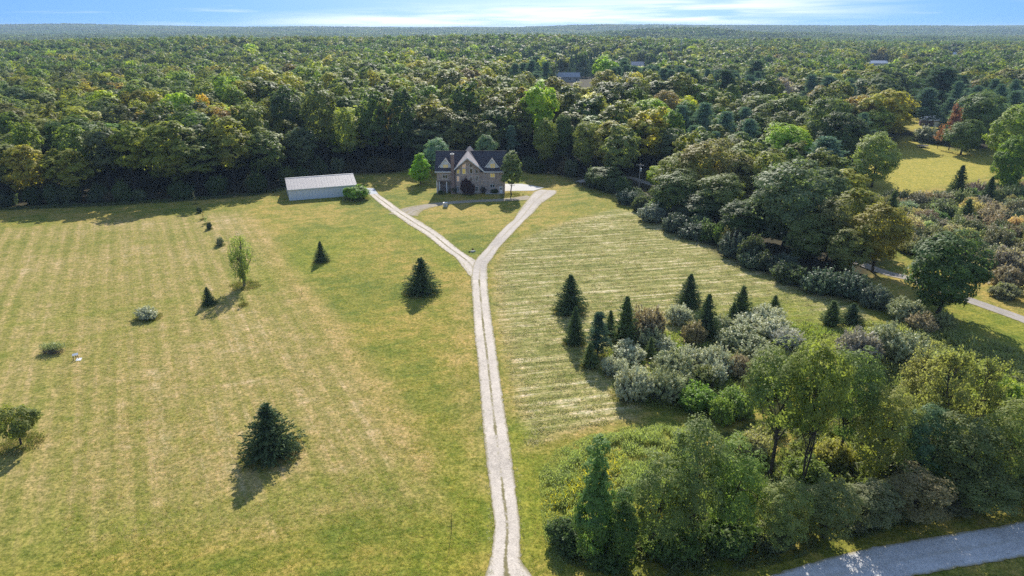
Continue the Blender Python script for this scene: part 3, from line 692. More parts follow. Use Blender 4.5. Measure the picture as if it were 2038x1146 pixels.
# --- by the house
plant_px('maple', 'maple_tree', 1018, 302, 47, (.085, .105, .035), 'green maple with bare lower trunk at the right corner of the house', base=389, variant=0)
plant_px('pyramid', 'bright_tree', 836, 298, 46, (.13, .20, .018), 'bright yellow-green pyramid tree left of the house', base=366)
plant_px('belt', 'grey_green_tree', 870, 272, 52, (.10, .15, .10), 'pale blue-green rounded tree behind the left end of the house', d=243)
plant_px('belt', 'grey_green_tree', 968, 268, 44, (.09, .13, .07), 'pale green tree rising behind the roof between the gable and right dormer', d=250)
for cx, tp, wp_, bs, ti, lab in [(931, 347, 29, 389, (.055, .03, .032), 'dark purple-leaved tree in front of the tall gable'), (903, 366, 14, 386, CED, 'dark shrub at the left foot of the gable'),
        (961, 366, 17, 385, (.045, .035, .03), 'dark shrub at the right foot of the gable'), (985, 374, 16, 386, DKG, 'low green shrub under the ground floor windows of the right wing'),
        (878, 377, 14, 387, DKG, 'low dark shrub in front of the left porch')]:
    plant_px('thicket', 'house_shrub', cx, tp, wp_, ti, lab, base=bs, cat='shrub', group='shrubs along the front of the house')

# --- trees of the middle distance, left to right, each seen on its own
FE = [
 ('forest', 40, 262, 120, 226, OLV, 'sunlit broad oak at the left edge of the wood, near corner'),
 ('forest', 150, 232, 110, 236, MID, 'dark rounded oak second from the left at the wood edge'),
 ('forest', 365, 183, 78, 290, YGR, 'bright yellow-green tree in the left wood'),
 ('forest', 408, 187, 34, 285, (.28, .2, .03), 'yellow-orange tree beside the bright one in the left wood'),
 ('forest', 335, 243, 90, 240, OLV, 'olive green tree at the wood edge above the field row'),
 ('forest', 500, 205, 80, 248, (.11, .12, .028), 'olive yellow tree at the wood edge left of the barn'),
 ('forest', 640, 166, 70, 258, OLV, 'tall olive tree rising behind the pole barn'),
 ('forest', 690, 212, 40, 250, (.12, .135, .032), 'slim yellow-green tree lit between dark trunks behind the barn'),
 ('forest', 570, 175, 66, 262, DKG, 'dark tall tree behind the left end of the pole barn'),
 ('forest', 740, 175, 66, 262, MID, 'tall green tree behind the grass right of the barn'),
 ('forest', 800, 170, 62, 262, DKG, 'tall dark tree behind the bright pyramid tree'),
 ('forest', 930, 152, 74, 280, MID, 'tall tree straight behind the house gable'),
 ('forest', 1075, 163, 78, 272, YGR, 'tallest tree right behind the house with a bright yellow-green top'),
 ('forest', 1205, 112, 56, 430, (.15, .20, .03), 'bright green round tree far behind, beyond the pines'),
 ('forest', 1205, 134, 62, 350, (.16, .145, .04), 'tall loose olive-yellow tree in front of the bright far one'),
 ('belt', 1290, 197, 98, 280, YGR, 'wide bright yellow-green tree above the power pole'),
 ('belt', 1168, 240, 60, 246, (.12, .13, .03), 'olive tree at the wood edge right of the gravel court'),
 ('belt', 1220, 238, 84, 242, (.16, .15, .035), 'broad tree with orange-tipped yellow leaves left of the power pole'),
 ('belt', 1086, 236, 52, 252, (.12, .135, .03), 'vine-hung olive tree at the wood edge behind the court'),
 ('belt', 1120, 228, 44, 256, MID, 'narrow dark green tree at the wood edge behind the court'),
 ('belt', 1309, 328, 44, 221, (.18, .21, .03), 'small yellow-green tree just right of the power pole'),
 ('belt', 1325, 180, 70, 300, (.16, .125, .045), 'tan-leaved tree behind the bright wide one'),
 ('belt', 1562, 246, 112, 236, (.15, .20, .022), 'wide bright green tree left of the large blue pine'),
 ('belt', 1400, 278, 120, 200, (.14, .125, .035), 'large twiggy olive-tan tree at the centre of the belt'),
 ('belt', 1345, 300, 90, 203, (.12, .13, .03), 'leafy olive tree on the left flank of the twiggy tan tree'),
 ('belt', 1465, 300, 90, 198, (.125, .12, .035), 'olive tree on the right flank of the twiggy tan tree'),
 ('belt', 1570, 315, 160, 158, (.085, .105, .05), 'very large pale oak bulging over the belt'),
 ('belt', 1480, 400, 100, 160, DKG, 'dark leafy tree left below the large pale oak'),
 ('belt', 1395, 385, 100, 178, DKG, 'dark tree in the shaded front of the belt'),
 ('belt', 1655, 390, 90, 148, (.10, .10, .035), 'olive tree right below the large pale oak'),
 ('belt', 1750, 405, 110, 140, (.14, .125, .03), 'sparse golden-olive tree beside the woodland lane'),
 ('belt', 1885, 455, 150, 117, (.05, .075, .025), 'dense dark oak leaning over the woodland lane on the right'),
 ('belt', 1745, 262, 84, 224, (.14, .16, .05), 'solitary pale green tree at the left side of the sunny clearing'),
 ('belt', 1680, 225, 110, 250, DKG, 'dark oak left of the solitary clearing tree'),
 ('belt', 1645, 190, 90, 262, (.08, .10, .03), 'tall olive-topped oak behind the bright green tree'),
 ('belt', 2020, 205, 90, 262, (.12, .15, .03), 'tall tree at the right edge beyond the clearing'),
 ('belt', 2015, 268, 70, 216, (.075, .11, .02), 'vine-covered leafy tree at the right edge beside the clearing'),
 ('belt', 1950, 180, 100, 300, (.075, .10, .035), 'broad grey-green tree beyond the clearing'),
 ('belt', 1920, 235, 70, 285, (.07, .095, .03), 'leafy tree behind the rusty tree trunk'),
 ('belt', 1345, 338, 104, 188, (.075, .095, .03), 'green tree closing the belt front below the power pole'),
 ('belt', 1432, 345, 104, 180, (.085, .10, .032), 'olive-green tree in the belt front below the twiggy tan tree'),
 ('belt', 1520, 385, 96, 162, (.06, .08, .03), 'dark green tree in the belt front left of the large pale oak trunk'),
 ('belt', 1610, 425, 96, 146, (.085, .10, .034), 'green tree in the belt front right of the large pale oak trunk'),
 ('belt', 1690, 455, 84, 138, (.11, .115, .035), 'olive tree hiding the lane at the belt corner'),
 ('belt', 1205, 330, 70, 222, (.07, .09, .03), 'dark green tree at the belt start right of the gravel court'),
 ('belt', 1640, 335, 96, 178, (.075, .095, .036), 'tree between the large pale oak and the sunny clearing'),
 ('forest', 1740, 152, 100, 370, (.06, .08, .028), 'large domed dark tree behind the clearing'),
 ('forest', 1620, 150, 110, 410, (.10, .10, .03), 'olive domed tree above the little far meadow'),
 ('forest', 1550, 152, 54, 400, (.20, .17, .16), 'pinkish grey tree above the little far meadow'),
 ('forest', 1700, 165, 70, 385, (.15, .12, .04), 'tan leaning tree behind the dark oaks'),
]
PLANTED += [(41, 213, 4.0), (39.5, 207, 4.0), (38, 200, 3.5)]       # open ground in front of the power pole
for kd, cx, tp, wp_, d, ti, lab in FE:
    plant_px(kd, 'broadleaf_tree', cx, tp, wp_, ti, lab, d=d)
plant_px('dying', 'dying_tree', 1900, 192, 30, RUS, 'rust-red dying tree beside the sunny clearing', d=296)
plant_px('sapling', 'dying_tree', 1872, 238, 24, (.13, .06, .04), 'low rusty dead tree leaning at the shed', d=300)
for cx, tp, wp_, d, lab in [(1135, 185, 50, 300, 'blue-green pine behind the wood edge right of the tallest tree'), (1165, 200, 52, 290, 'second blue-green pine right of the tallest tree'), (1100, 205, 40, 300, 'narrow pine half hidden by the tallest tree'),
        (1235, 185, 48, 320, 'pine behind the orange-tipped yellow tree'), (1355, 210, 66, 285, 'leftmost pine of the dense pine group'), (1400, 205, 74, 275, 'tallest pine of the dense pine group'),
        (1442, 222, 70, 266, 'middle pine of the dense pine group'), (1488, 238, 66, 258, 'rightmost front pine of the dense pine group'), (1480, 214, 60, 290, 'rear pine of the dense pine group'),
        (1378, 250, 56, 262, 'front left pine of the dense pine group'), (1420, 262, 56, 252, 'lowest front pine of the dense pine group'), (1640, 272, 112, 222, 'large blue-green pine right of the bright green tree'),
        (1440, 140, 90, 360, 'dark pine clump far behind the pine group'), (1375, 145, 80, 360, 'dark broad pine behind the tan tree'), (1870, 134, 130, 395, 'great dark white pine over the far shed'),
        (1908, 150, 60, 410, 'second pine behind the far shed'), (1712, 225, 56, 285, 'grey pine in front of the domed dark tree'), (1018, 250, 36, 262, 'soft pine behind the right end of the house'), (1500, 120, 80, 440, 'dark spreading pine by the transmission line')]:
    plant_px('pine', 'pine_tree', cx, tp, wp_, BLU if d < 300 else (.04, .065, .035), lab, d=d)

# --- shrub island right of the drive
CE = [(1135,548,72,630,'dark cedar at the left tip of the shrub island','cedar'),(1145,612,46,690,'smaller dark cedar right below the left tip cedar','cedar'),(1373,546,58,615,'tall cedar at the back of the shrub island','cedar'),
      (1408,588,64,678,'wide cedar right of the olive-brown shrub','cedar'),(1246,592,52,690,'thin green spire cedar left in the shrub island','juniper'),(1477,572,40,634,'pointed juniper on the grass behind the silver shrubs','juniper'),
      (1460,604,24,638,'little juniper at the foot of the pointed one','juniper'),(1543,588,20,612,'tiny juniper at the edge of the wood shadow','juniper'),(1657,601,40,652,'conical juniper at the end of the wood shadow','juniper'),
      (1697,604,52,650,'wide round juniper right of the conical one','cedar'),(1174,684,34,735,'dark little cedar low on the left side of the shrub island','juniper'),(1295,672,24,716,'small green juniper between silver shrubs','juniper'),
      (1215,620,26,668,'slim juniper behind the blue pine in the island','juniper'),(1910,330,44,400,'dark young spruce below the sunny clearing','cedar'),(1970,352,40,410,'dark spruce at the right in the thicket','cedar'),(1775,383,34,450,'dark green vine-covered stump tree in the thicket','juniper'),(1925,398,36,450,'dark pointed cedar in the middle of the right thicket','juniper')]
for cx, tp, wp_, bs, lab, kd in CE:
    plant_px(kd, 'cedar_tree' if kd == 'cedar' else 'juniper', cx, tp, wp_, CED if kd == 'cedar' else (.060, .080, .028), lab, base=bs)
plant_px('pine', 'pine_tree', 1192, 622, 62, (.035, .06, .04), 'small blue-green pine in the left of the shrub island', base=706)
OL = [(1250,676,80,728,SIL,'bright silver shrub in the left of the shrub island'),(1262,716,90,806,SIL,'large silver shrub at the near left corner of the island'),(1318,722,84,806,SLG,'dark-faced silver shrub beside the large corner one'),
      (1345,690,92,762,SLG,'grey-green domed shrub in the middle of the island'),(1326,666,50,706,SIL,'small pale shrub behind the grey-green dome'),(1296,602,84,684,BRN,'tall brownish shrub behind the silver ones'),
      (1352,602,56,652,SIL,'silver shrub at the foot of the tall back cedar'),(1385,632,60,692,(.14,.12,.055),'round olive-brown shrub left of the wide cedar'),(1430,680,76,752,SIL,'pale spreading shrub on the right side of the island'),
      (1468,700,60,756,BRN,'tan-tipped shrub at the right flank of the island'),(1398,722,64,776,(.11,.125,.04),'green-olive shrub in the middle front of the island'),(1255,600,44,664,BRN,'twiggy pale shrub around the thin green spire'),
      (1480,645,100,706,SLG,'wide grey-green shrub under the two junipers'),(1522,604,76,654,SIL,'palest silver shrub at the far end of the island'),(1548,628,84,686,SIL,'long silver shrub right of the palest one'),
      (1500,668,80,720,SLG,'dark-based grey shrub in front of the long silver one'),(1450,650,60,700,SLG,'grey shrub beside the wide cedar'),(1565,648,60,700,(.26,.26,.22),'whitest shrub just above the tall near trees'),
      (1222,705,52,752,SIL,'small silver shrub at the left foot of the bright silver one'),(1300,650,60,700,SLG,'grey-green shrub behind the small pale one'),(1372,680,66,738,SIL,'silver shrub filling the centre of the island'),(1362,738,60,790,SLG,'low grey-green shrub in front of the grey-green dome'),
      (1425,715,64,772,SIL,'silver shrub behind the leafy thicket bush'),(1490,622,70,668,SIL,'pale silver shrub left of the palest one'),(1530,690,70,745,SLG,'grey-green shrub on the island side of the tall near trees'),(1440,625,56,664,SLG,'grey shrub behind the wide cedar'),
      (1715,648,90,745,(.17,.16,.13),'large grey-brown shrub behind the near trees'),(1785,638,120,735,SLG,'largest grey-green dome shrub behind the near trees'),(1810,590,74,650,SLG,'shrub with upright silver shoots by the dark lane oak'),
      (1840,618,60,668,BRN,'brownish shrub right of the upright-shoot shrub'),(1880,615,50,660,(.16,.17,.07),'small pale yellow shrub under the dark lane oak'),
      (1250,374,50,410,(.06,.085,.06),'blue-grey shrub under the power pole'),(1300,398,64,446,(.13,.15,.11),'silvery shrub at the wood shadow below the power pole'),(1340,418,60,466,(.06,.08,.05),'dark shrub in front of the belt, left end'),
      (1385,440,70,482,(.06,.08,.05),'grey shrub in front of the belt, second'),(1460,455,70,515,(.07,.09,.06),'round blue-grey shrub in front of the belt'),(1500,496,60,540,(.06,.085,.045),'round green shrub in the dark front of the belt'),
      (1560,500,70,552,(.055,.07,.045),'dark shrub beneath the large pale oak'),(1640,526,90,592,(.065,.095,.05),'big rounded green shrub at the belt corner'),(1700,530,80,600,(.06,.085,.055),'dark blue-green shrub at the belt corner'),
      (1745,560,70,620,(.07,.09,.06),'shaded shrub left of the lane end'),(1845,245,60,285,(.14,.155,.09),'grey rounded shrub beyond the trampoline'),(1885,255,64,290,(.09,.10,.045),'yellow-flecked shrub beside the far shed')]
for i, (cx, tp, wp_, bs, ti, lab) in enumerate(OL):
    plant_px('olive', 'silver_shrub', cx, tp, wp_, ti, lab, base=bs, cat='shrub')
for cx, tp, wp_, bs, ti, lab in [(1388,764,92,830,(.075,.115,.025),'bright green vine-covered bush at the near right of the island'),(1470,770,90,840,(.09,.12,.03),'leafy green thicket bush behind the near trees'),(1440,790,60,850,(.10,.13,.03),'small leafy bush between the vine bush and the near trees'),
        (1530,720,90,800,(.07,.085,.03),'shaded bush behind the tall near trees'),(1500,850,80,930,(.15,.14,.075),'pale brown bush at the foot of the tall near trees'),(1990,745,120,850,(.13,.155,.03),'yellow-green spreading bush at the right edge'),(1900,700,110,790,(.14,.15,.06),'pale green dome bush in the right near wood'),
        (2010,480,80,560,(.14,.12,.10),'brown-grey bare-looking shrub above the lane at the right edge'),(2000,560,60,600,(.11,.11,.07),'low grey shrub above the lane at the right edge')]:
    plant_px('thicket', 'leafy_bush', cx, tp, wp_, ti, lab, base=bs, cat='shrub')

# --- near wood at the bottom right
NE = [('slender',1186,868,92,1120,(.07,.11,.035),'tall slender dark green tree at the left end of the near wood',0),
      ('near',1310,905,120,1110,(.088,.108,.036),'light green tree right of the slender one',1),('near',1385,822,130,1085,(.085,.105,.038),'bushy round-topped green tree in the middle of the near wood',3),
      ('near',1462,872,120,1080,(.092,.125,.034),'bright leafy tree right of the bushy one',1),('near',1550,672,150,950,(.095,.115,.035),'left tree of the three tall ones with bare trunks',0),
      ('near',1620,664,120,985,(.105,.12,.03),'middle tree of the three tall ones, twin trunks',2),('near',1690,690,120,925,(.08,.105,.035),'right tree of the three tall ones, darker crown',4),
      ('near',1760,770,120,960,(.125,.13,.035),'olive tree right of the three tall ones',1),('near',1840,800,110,965,(.06,.095,.05),'blue-green leafy tree in the right near wood',3),
      ('airy',1885,660,150,930,(.125,.125,.045),'airy half-bare tree with dark branches',0),('airy',1950,690,130,900,(.115,.12,.04),'thin-leaved tree right of the half-bare one',1),
      ('near',1920,830,130,1000,(.075,.09,.035),'dark leafy tree in front of the half-bare one',1),('near',2010,790,120,990,(.105,.12,.035),'yellow-green tree at the right edge of the near wood',3),
      ('airy',1830,672,130,880,(.14,.135,.06),'pale twiggy tree behind the blue-green one',1),('slender',1240,960,70,1130,(.055,.085,.025),'short dark tree beside the slender one',1),
      ('near',1560,950,110,1095,(.115,.13,.045),'low dark tree near the road, left',3),('near',1650,960,120,1070,(.10,.11,.045),'low dark tree near the road, second from left',1),('near',1740,960,110,1052,(.10,.105,.055),'low grey-brown tree near the road, middle',3),
      ('near',1825,940,130,1040,(.12,.105,.055),'low brownish tree near the road, fourth from left',1),('near',1960,930,130,1020,(.095,.11,.045),'low dark tree near the road, right end',3),('near',2060,900,120,1010,(.07,.085,.03),'dark tree cut by the right edge above the road',1)]
for kd, cx, tp, wp_, bs, ti, lab, v in NE:
    plant_px(kd, 'near_tree', cx, tp, wp_, ti, lab, base=bs, variant=v)
for i, (cx, tp, wp_, bs, ti, lab) in enumerate([(1130,1035,90,1110,(.045,.065,.025),'dark bush at the left foot of the slender tree'),(1210,1060,110,1150,(.05,.075,.025),'dark green bush under the slender tree'),(1330,1040,130,1135,(.06,.085,.025),'green bush under the light green tree'),
        (1450,1030,130,1125,(.055,.08,.025),'green bush near the road under the bright leafy tree'),(1540,1030,90,1110,(.09,.10,.05),'dark bush near the road below the three tall trees'),(1700,1000,110,1060,(.10,.10,.06),'grey-brown bush beside the road, middle'),
        (1890,980,110,1035,(.10,.095,.055),'brown-dark bush beside the road, right'),(1780,880,110,960,(.09,.10,.045),'dark bush between the trunks right of the three tall trees'),(1600,900,100,985,(.08,.1,.03),'sunlit undergrowth bush between the three tall trunks'),
        (1460,930,110,1010,(.09,.12,.03),'green undergrowth bush left of the three tall trunks'),(1345,960,100,1050,(.13,.15,.035),'yellow-green bush below the bushy round tree'),(1665,870,80,940,(.15,.14,.04),'yellowish bush lit between the tall trunks'),
        (1290,1000,80,1070,(.15,.14,.035),'yellowish bush right of the slender tree')]):
    plant_px('thicket', 'undergrowth_bush', cx, tp, wp_, ti, lab, base=bs, cat='shrub')
# shade trees on the far verge, outside the photograph, would not show; the road is shaded by the near wood itself

# --- right thicket below the clearing: shrubs nobody could describe singly
TH = np.array([G(*p) for p in [(1690,420),(1760,408),(1850,402),(1930,392),(2100,372),(2200,420),(2150,600),(2038,600),(1960,560),(1850,520),(1790,500)]])
pal = [SLG, BRN, (.085, .10, .035), (.12, .115, .06), PLG, (.06, .08, .035), (.16, .145, .10)]
LB = ['grey-green shrub in the thicket below the sunny clearing', 'brownish shrub in the thicket below the sunny clearing', 'mid green shrub in the thicket below the sunny clearing', 'tan olive shrub in the thicket below the sunny clearing',
      'yellow-green shrub in the thicket below the sunny clearing', 'dark green shrub in the thicket below the sunny clearing', 'pale dusty shrub in the thicket below the sunny clearing']
cnt = 0
for _ in range(4000):
    x = rp.uniform(TH[:, 0].min(), TH[:, 0].max()); y = rp.uniform(TH[:, 1].min(), TH[:, 1].max())
    if not inpoly(TH, x, y) or linedist(lw, x, y) < 4.5 or x > .79*y + 22: continue
    wd_ = rp.uniform(4.5, 8.5)
    if any((x-a)**2 + (y-b)**2 < (.62*(r_+wd_/2))**2 for a, b, r_ in PLANTED): continue
    k = rp.integers(len(pal)); lb = ('%s %s, %s %s' % ('small' if wd_ < 5.8 else 'middling' if wd_ < 7.2 else 'large', LB[k], 'far' if y > 165 else 'middle' if y > 145 else 'near', 'left' if x/y < .56 else 'right')).replace('in the thicket below the sunny clearing', 'below the sunny clearing')
    plant('olive' if rp.random() < .6 else 'thicket', 'thicket_shrub', x, y, wd_*rp.uniform(.6, .85), wd_, jitter(pal[k], .15), lb + ' part', lb.replace(' shrub', ' shrubs', 1), 'shrub'); cnt += 1
print('thicket', cnt)

# --- the wood: nearest trees one by one, the rest as one far woodland
pts_all = []
sp = 10.8
for iy in range(int(150/sp), int(1330/sp)):
    y0 = iy*sp; n = int((.80*y0 + 50)/sp)
    for ix in range(-n, n+1):
        pts_all.append((ix*sp + (sp/2 if iy % 2 else 0), y0))
pts_all = np.array(pts_all) + rp.uniform(-3.0, 3.0, (len(pts_all), 2))
wdist = wooded(pts_all[:, 0], pts_all[:, 1]); pts_all = pts_all[wdist > 2.0]
# keep the lane, the house yard and a far road clear
ok = linedist(lw, pts_all[:, 0], pts_all[:, 1]) > 3.5
far_yard = np.array([G(*p) for p in [(1095,182),(1190,178),(1200,166),(1105,166)]]); ok &= ~inpoly(far_yard, pts_all[:, 0], pts_all[:, 1])
ok &= ~((pts_all[:, 0] > -80) & (pts_all[:, 0] < 20) & (pts_all[:, 1] < 240))
pts_all = pts_all[ok]
keep = np.ones(len(pts_all), bool)
for a, b, r_ in PLANTED: keep &= (pts_all[:, 0]-a)**2 + (pts_all[:, 1]-b)**2 > (r_*.62 + 2.6)**2
pts_all = pts_all[keep]; order = np.argsort(np.hypot(pts_all[:, 0], pts_all[:, 1])); pts_all = pts_all[order]
vis = np.abs(pts_all[:, 0]) < .76*pts_all[:, 1] + 24
pts_all = np.vstack([pts_all[vis], pts_all[~vis]]) if False else pts_all[vis]
WPAL = [(.052, .070, .024), (.068, .090, .026), (.095, .105, .028), (.080, .092, .034), (.115, .125, .032), (.060, .080, .040), (.085, .115, .024), (.145, .145, .032), (.125, .105, .045), (.18, .20, .026)]
WPAL = [(a*1.12, b*1.06, c*.85) for a, b, c in WPAL]
WNAM = ['dark green', 'green', 'olive', 'dull green', 'light olive', 'grey-green', 'fresh green', 'yellow-olive', 'brownish', 'yellow-green']
WPROB = np.array([.17, .17, .18, .12, .11, .07, .07, .06, .025, .025]); WPROB /= WPROB.sum()
def zone(x, y):
    dd = float(wooded(np.array([x]), np.array([y]))[0])
    row = 'fronting the wood' if dd < 9 else 'second in the wood' if dd < 20 else 'inside the wood' if dd < 36 else 'deep in the wood'
    for lim, nm in ((-175, 'left of the field'), (-150, 'far left behind the field'), (-128, 'left behind the field'), (-108, 'behind the mid left field'), (-90, 'behind the shrub row'), (-74, 'just left of the pole barn'),
                    (-60, 'behind the barn, left half'), (-46, 'behind the barn, right half'), (-34, 'behind the barn apron'), (-24, 'behind the bright pyramid tree'), (-12, 'behind the house, left half'),
                    (0, 'behind the house, right half'), (14, 'behind the concrete pad'), (30, 'behind the gravel court'), (46, 'around the power pole'), (62, 'behind the twiggy tan tree'), (80, 'behind the large pale oak')):
        if x < lim: return row + ' ' + nm
    return row.replace('the wood', 'the tree belt') + ' by the sunny clearing'
NIND = 235
for i in range(min(NIND, len(pts_all))):
    x, y = pts_all[i]; k = rp.choice(len(WPAL), p=WPROB); edge = float(wooded(np.array([x]), np.array([y]))[0]) < 9
    h = rp.uniform(15, 19) if edge else rp.uniform(17, 24.5)
    if x > 60: h = rp.uniform(13, 18)
    sz = 'short' if h < 15 else 'middling' if h < 18 else 'tall' if h < 21.5 else 'very tall'
    lab = '%s %s tree %s' % (sz, WNAM[k], zone(x, y))
    plant('forest', 'woodland_tree', x, y, h, rp.uniform(10, 19) if x < 55 else rp.uniform(9, 13.5), jitter(WPAL[k], .14), lab, lab.replace(' tree ', ' trees ', 1), keepout=False)
rest = pts_all[NIND:]
# bushes that close the foot of the wood edge
LE = EDGE_W
nb = 0
for a, b in zip(LE[:-1], LE[1:]):
    L = np.hypot(*(b-a)); n = max(1, int(L/5.0))
    for j in range(n):
        p = a + (b-a)*(j+rp.random())/n; x = p[0] + rp.normal(0, 1.0); y = p[1] + rp.uniform(.5, 3.5)
        if abs(x) > .76*y + 20 or (-75 < x < -45 and y < 232) or linedist(lw, x, y) < 4: continue
        k = rp.integers(3); lab = ['dark green bush', 'grey-green bush', 'brownish bush'][k] + ' at the foot of the wood ' + zone(x, y).split(' the wood ')[-1].split(' the tree belt ')[-1]
        plant('thicket', 'edge_bush', x, y, rp.uniform(3.5, 8), rp.uniform(5, 8), jitter([DKG, (.06, .075, .04), (.06, .055, .03)][k], .15), lab, lab.replace(' bush', ' bushes', 1), 'shrub', keepout=False); nb += 1
print('edge bushes', nb)

# ------------------------------------------------------------------ far woodland (one object, scattered)
def low_tree(rg, w, h, nq, s, conic=False):
    f = Foliage(); nl = 12
    if conic:
        n = nq; u = rg.random(n)**1.3; r = w/2*(1-u)*rg.uniform(.7, 1.05, n); a = rg.uniform(0, 6.28, n); P = np.stack([r*np.cos(a), r*np.sin(a), 1+(h-1)*u], 1)
        e = unit(np.stack([np.cos(a), np.sin(a), np.full(n, .5)], 1)); f.add(quads(P, unit(e + rsph(rg, n)*.5), rsph(rg, n), s, s*.7), np.clip(rg.normal(.5, .2, n), 0, 1))
    else:
        for i in range(nl):
            d = rsph(rg, 1)[0]; d[2] = d[2]*.9 + .1; lr = w*.2*rg.uniform(.8, 1.3); c = np.array([d[0]*(w/2-lr), d[1]*(w/2-lr), h*.62 + d[2]*(h*.36-lr)])
            n = nq//nl; e = rsph(rg, n); e[:, 2] = e[:, 2]*.8+.2; P = c + e*lr*rg.uniform(.8, 1.1, (n, 1)); N = unit(e + rsph(rg, n)*.5)
            f.add(quads(P, N, rsph(rg, n), s*1.15, s*.85), np.clip(rg.normal(.5, .2, n) + rg.normal(0, .1), 0, 1))
        n = nq//6; e = rsph(rg, n); P = e*[w*.36, w*.36, h*.3] + [0, 0, h*.55]; f.add(quads(P, unit(e), rsph(rg, n), s*1.7, s*1.7), np.full(n, .3))  # darker core added inside the crown to block light
    return f.q, f.t
def src_collection(name, meshes):
    col = bpy.data.collections.new(name)      # not linked to the scene: only a source for the scatter
    for i, me in enumerate(meshes):
        o = bpy.data.objects.new('%s_source_%02d' % (name, i), me); col.objects.link(o)
    return col
def scatter(name, P, scl, rot, idx, tint, col, label):
    me = bpy.data.meshes.new(name); me.vertices.add(len(P)); me.vertices.foreach_set('co', np.asarray(P, np.float32).ravel())
    for k, typ, a, f_ in (('scl', 'FLOAT_VECTOR', scl, 'vector'), ('rot', 'FLOAT_VECTOR', rot, 'vector'), ('idx', 'INT', idx, 'value'), ('tint', 'FLOAT_VECTOR', tint, 'vector')):
        at_ = me.attributes.new(k, typ, 'POINT'); at_.data.foreach_set(f_, np.asarray(a, np.int32 if typ == 'INT' else np.float32).ravel())
    o = link(name, me)
    ng = bpy.data.node_groups.new(name, 'GeometryNodeTree')
    ng.interface.new_socket('Geometry', in_out='INPUT', socket_type='NodeSocketGeometry'); ng.interface.new_socket('Geometry', in_out='OUTPUT', socket_type='NodeSocketGeometry')
    gi = ng.nodes.new('NodeGroupInput'); go = ng.nodes.new('NodeGroupOutput')
    ci = ng.nodes.new('GeometryNodeCollectionInfo'); ci.inputs['Collection'].default_value = col; ci.inputs['Separate Children'].default_value = True; ci.inputs['Reset Children'].default_value = True
    m2p = ng.nodes.new('GeometryNodeMeshToPoints'); iop = ng.nodes.new('GeometryNodeInstanceOnPoints'); iop.inputs['Pick Instance'].default_value = True
    def attr(nm, dt):
        n = ng.nodes.new('GeometryNodeInputNamedAttribute'); n.data_type = dt; n.inputs['Name'].default_value = nm; return n.outputs[0]
    L = ng.links
    L.new(gi.outputs[0], m2p.inputs[0]); L.new(m2p.outputs[0], iop.inputs['Points']); L.new(ci.outputs[0], iop.inputs['Instance'])
    L.new(attr('idx', 'INT'), iop.inputs['Instance Index']); L.new(attr('scl', 'FLOAT_VECTOR'), iop.inputs['Scale'])
    e2r = ng.nodes.new('FunctionNodeEulerToRotation'); L.new(attr('rot', 'FLOAT_VECTOR'), e2r.inputs[0]); L.new(e2r.outputs[0], iop.inputs['Rotation'])
    L.new(iop.outputs[0], go.inputs[0])
    md = o.modifiers.new('scatter', 'NODES'); md.node_group = ng
    return tag(o, label, None, None, 'stuff')
def low_mesh(name, arr, mat):
    Q = np.concatenate([np.concatenate(a[0]) for a in arr]); T = np.concatenate([np.concatenate(a[1]) for a in arr])
    V = Q.reshape(-1, 3); return mesh_np(name, V, np.arange(len(V)).reshape(-1, 4), mat, attrs={'tone': ('FACE', 'FLOAT', T.astype(np.float32))})
rl = np.random.default_rng(21)
VIEWS = [(1085, 1205, 178, 660), (1245, 1292, 131, 870), (1722, 1775, 130, 925), (1878, 1914, 108, 1150), (1345, 1368, 112, 960), (1486, 1504, 112, 960)]
src = [p[0] for p in PROTO['forest']] + [p[0] for p in PROTO['pine']] + [p[0] for p in PROTO['spruce']] \
    + [low_mesh('low_tree', [low_tree(rl, 11, 20, 420, .75)], M_leaf) for _ in range(5)] + [low_mesh('low_spruce', [low_tree(rl, 7, 18, 220, .7, True)], M_needle) for _ in range(2)]
nf, npn, nsp = len(PROTO['forest']), len(PROTO['pine']), len(PROTO['spruce'])
ns_ = len(rest); X_, Y_ = rest[:, 0], rest[:, 1]
wp = WPROB.copy(); kk = rl.choice(len(WPAL), ns_, p=wp); tint = np.array(WPAL)[kk] * (1 + rl.normal(0, .1, (ns_, 1))) * 1.12
# patches of kinship: neighbouring trees share a cast
cast = fbm(X_, Y_, 70, 2); tint *= (0.75 + .5*cast)[:, None]; tint[:, 0] *= .8 + .45*fbm(X_+900, Y_, 45, 2)
nearw = Y_ < 520
idx = np.where(nearw, rl.integers(0, nf, ns_), nf+npn+nsp + rl.integers(0, 5, ns_))
h_ = rl.uniform(15, 25.5, ns_); H0 = hz(X_, Y_)
for px0, px1, pyb, yend in VIEWS:      # lower growth in front of distant yards and roofs
    pxx = 1019 + X_/(Y_*math.cos(PITCH) + (CAM_H-8)*math.sin(PITCH))*FPX
    inn = (pxx > px0) & (pxx < px1) & (Y_ < yend); h_ = np.where(inn, np.minimum(h_, top_z(pyb, Y_) - H0), h_)
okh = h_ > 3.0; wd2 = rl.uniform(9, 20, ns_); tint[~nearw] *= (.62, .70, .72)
base_h = np.where(nearw, 20., 20.); base_w = np.full(ns_, 11.)
pc = (fbm(X_*1.0 + 333, Y_, 60, 2) > .60) & (X_ > -20) & (X_ < 260) & (Y_ < 520); idx[pc] = nf + rl.integers(0, npn, pc.sum()); base_h[pc] = 18; base_w[pc] = 9.5; tint[pc] = np.array(BLU)*.85
cp = (Y_ > 620) & (Y_ < 900) & (X_ > -60) & (X_ < 190) & (rl.random(ns_) < .75); idx[cp] = nf+npn+nsp+5 + rl.integers(0, 2, cp.sum()); base_h[cp] = 18; base_w[cp] = 7; tint[cp] = (.03, .05, .03); h_[cp] *= .85; wd2[cp] *= .6
hz_ = hz(X_, Y_)
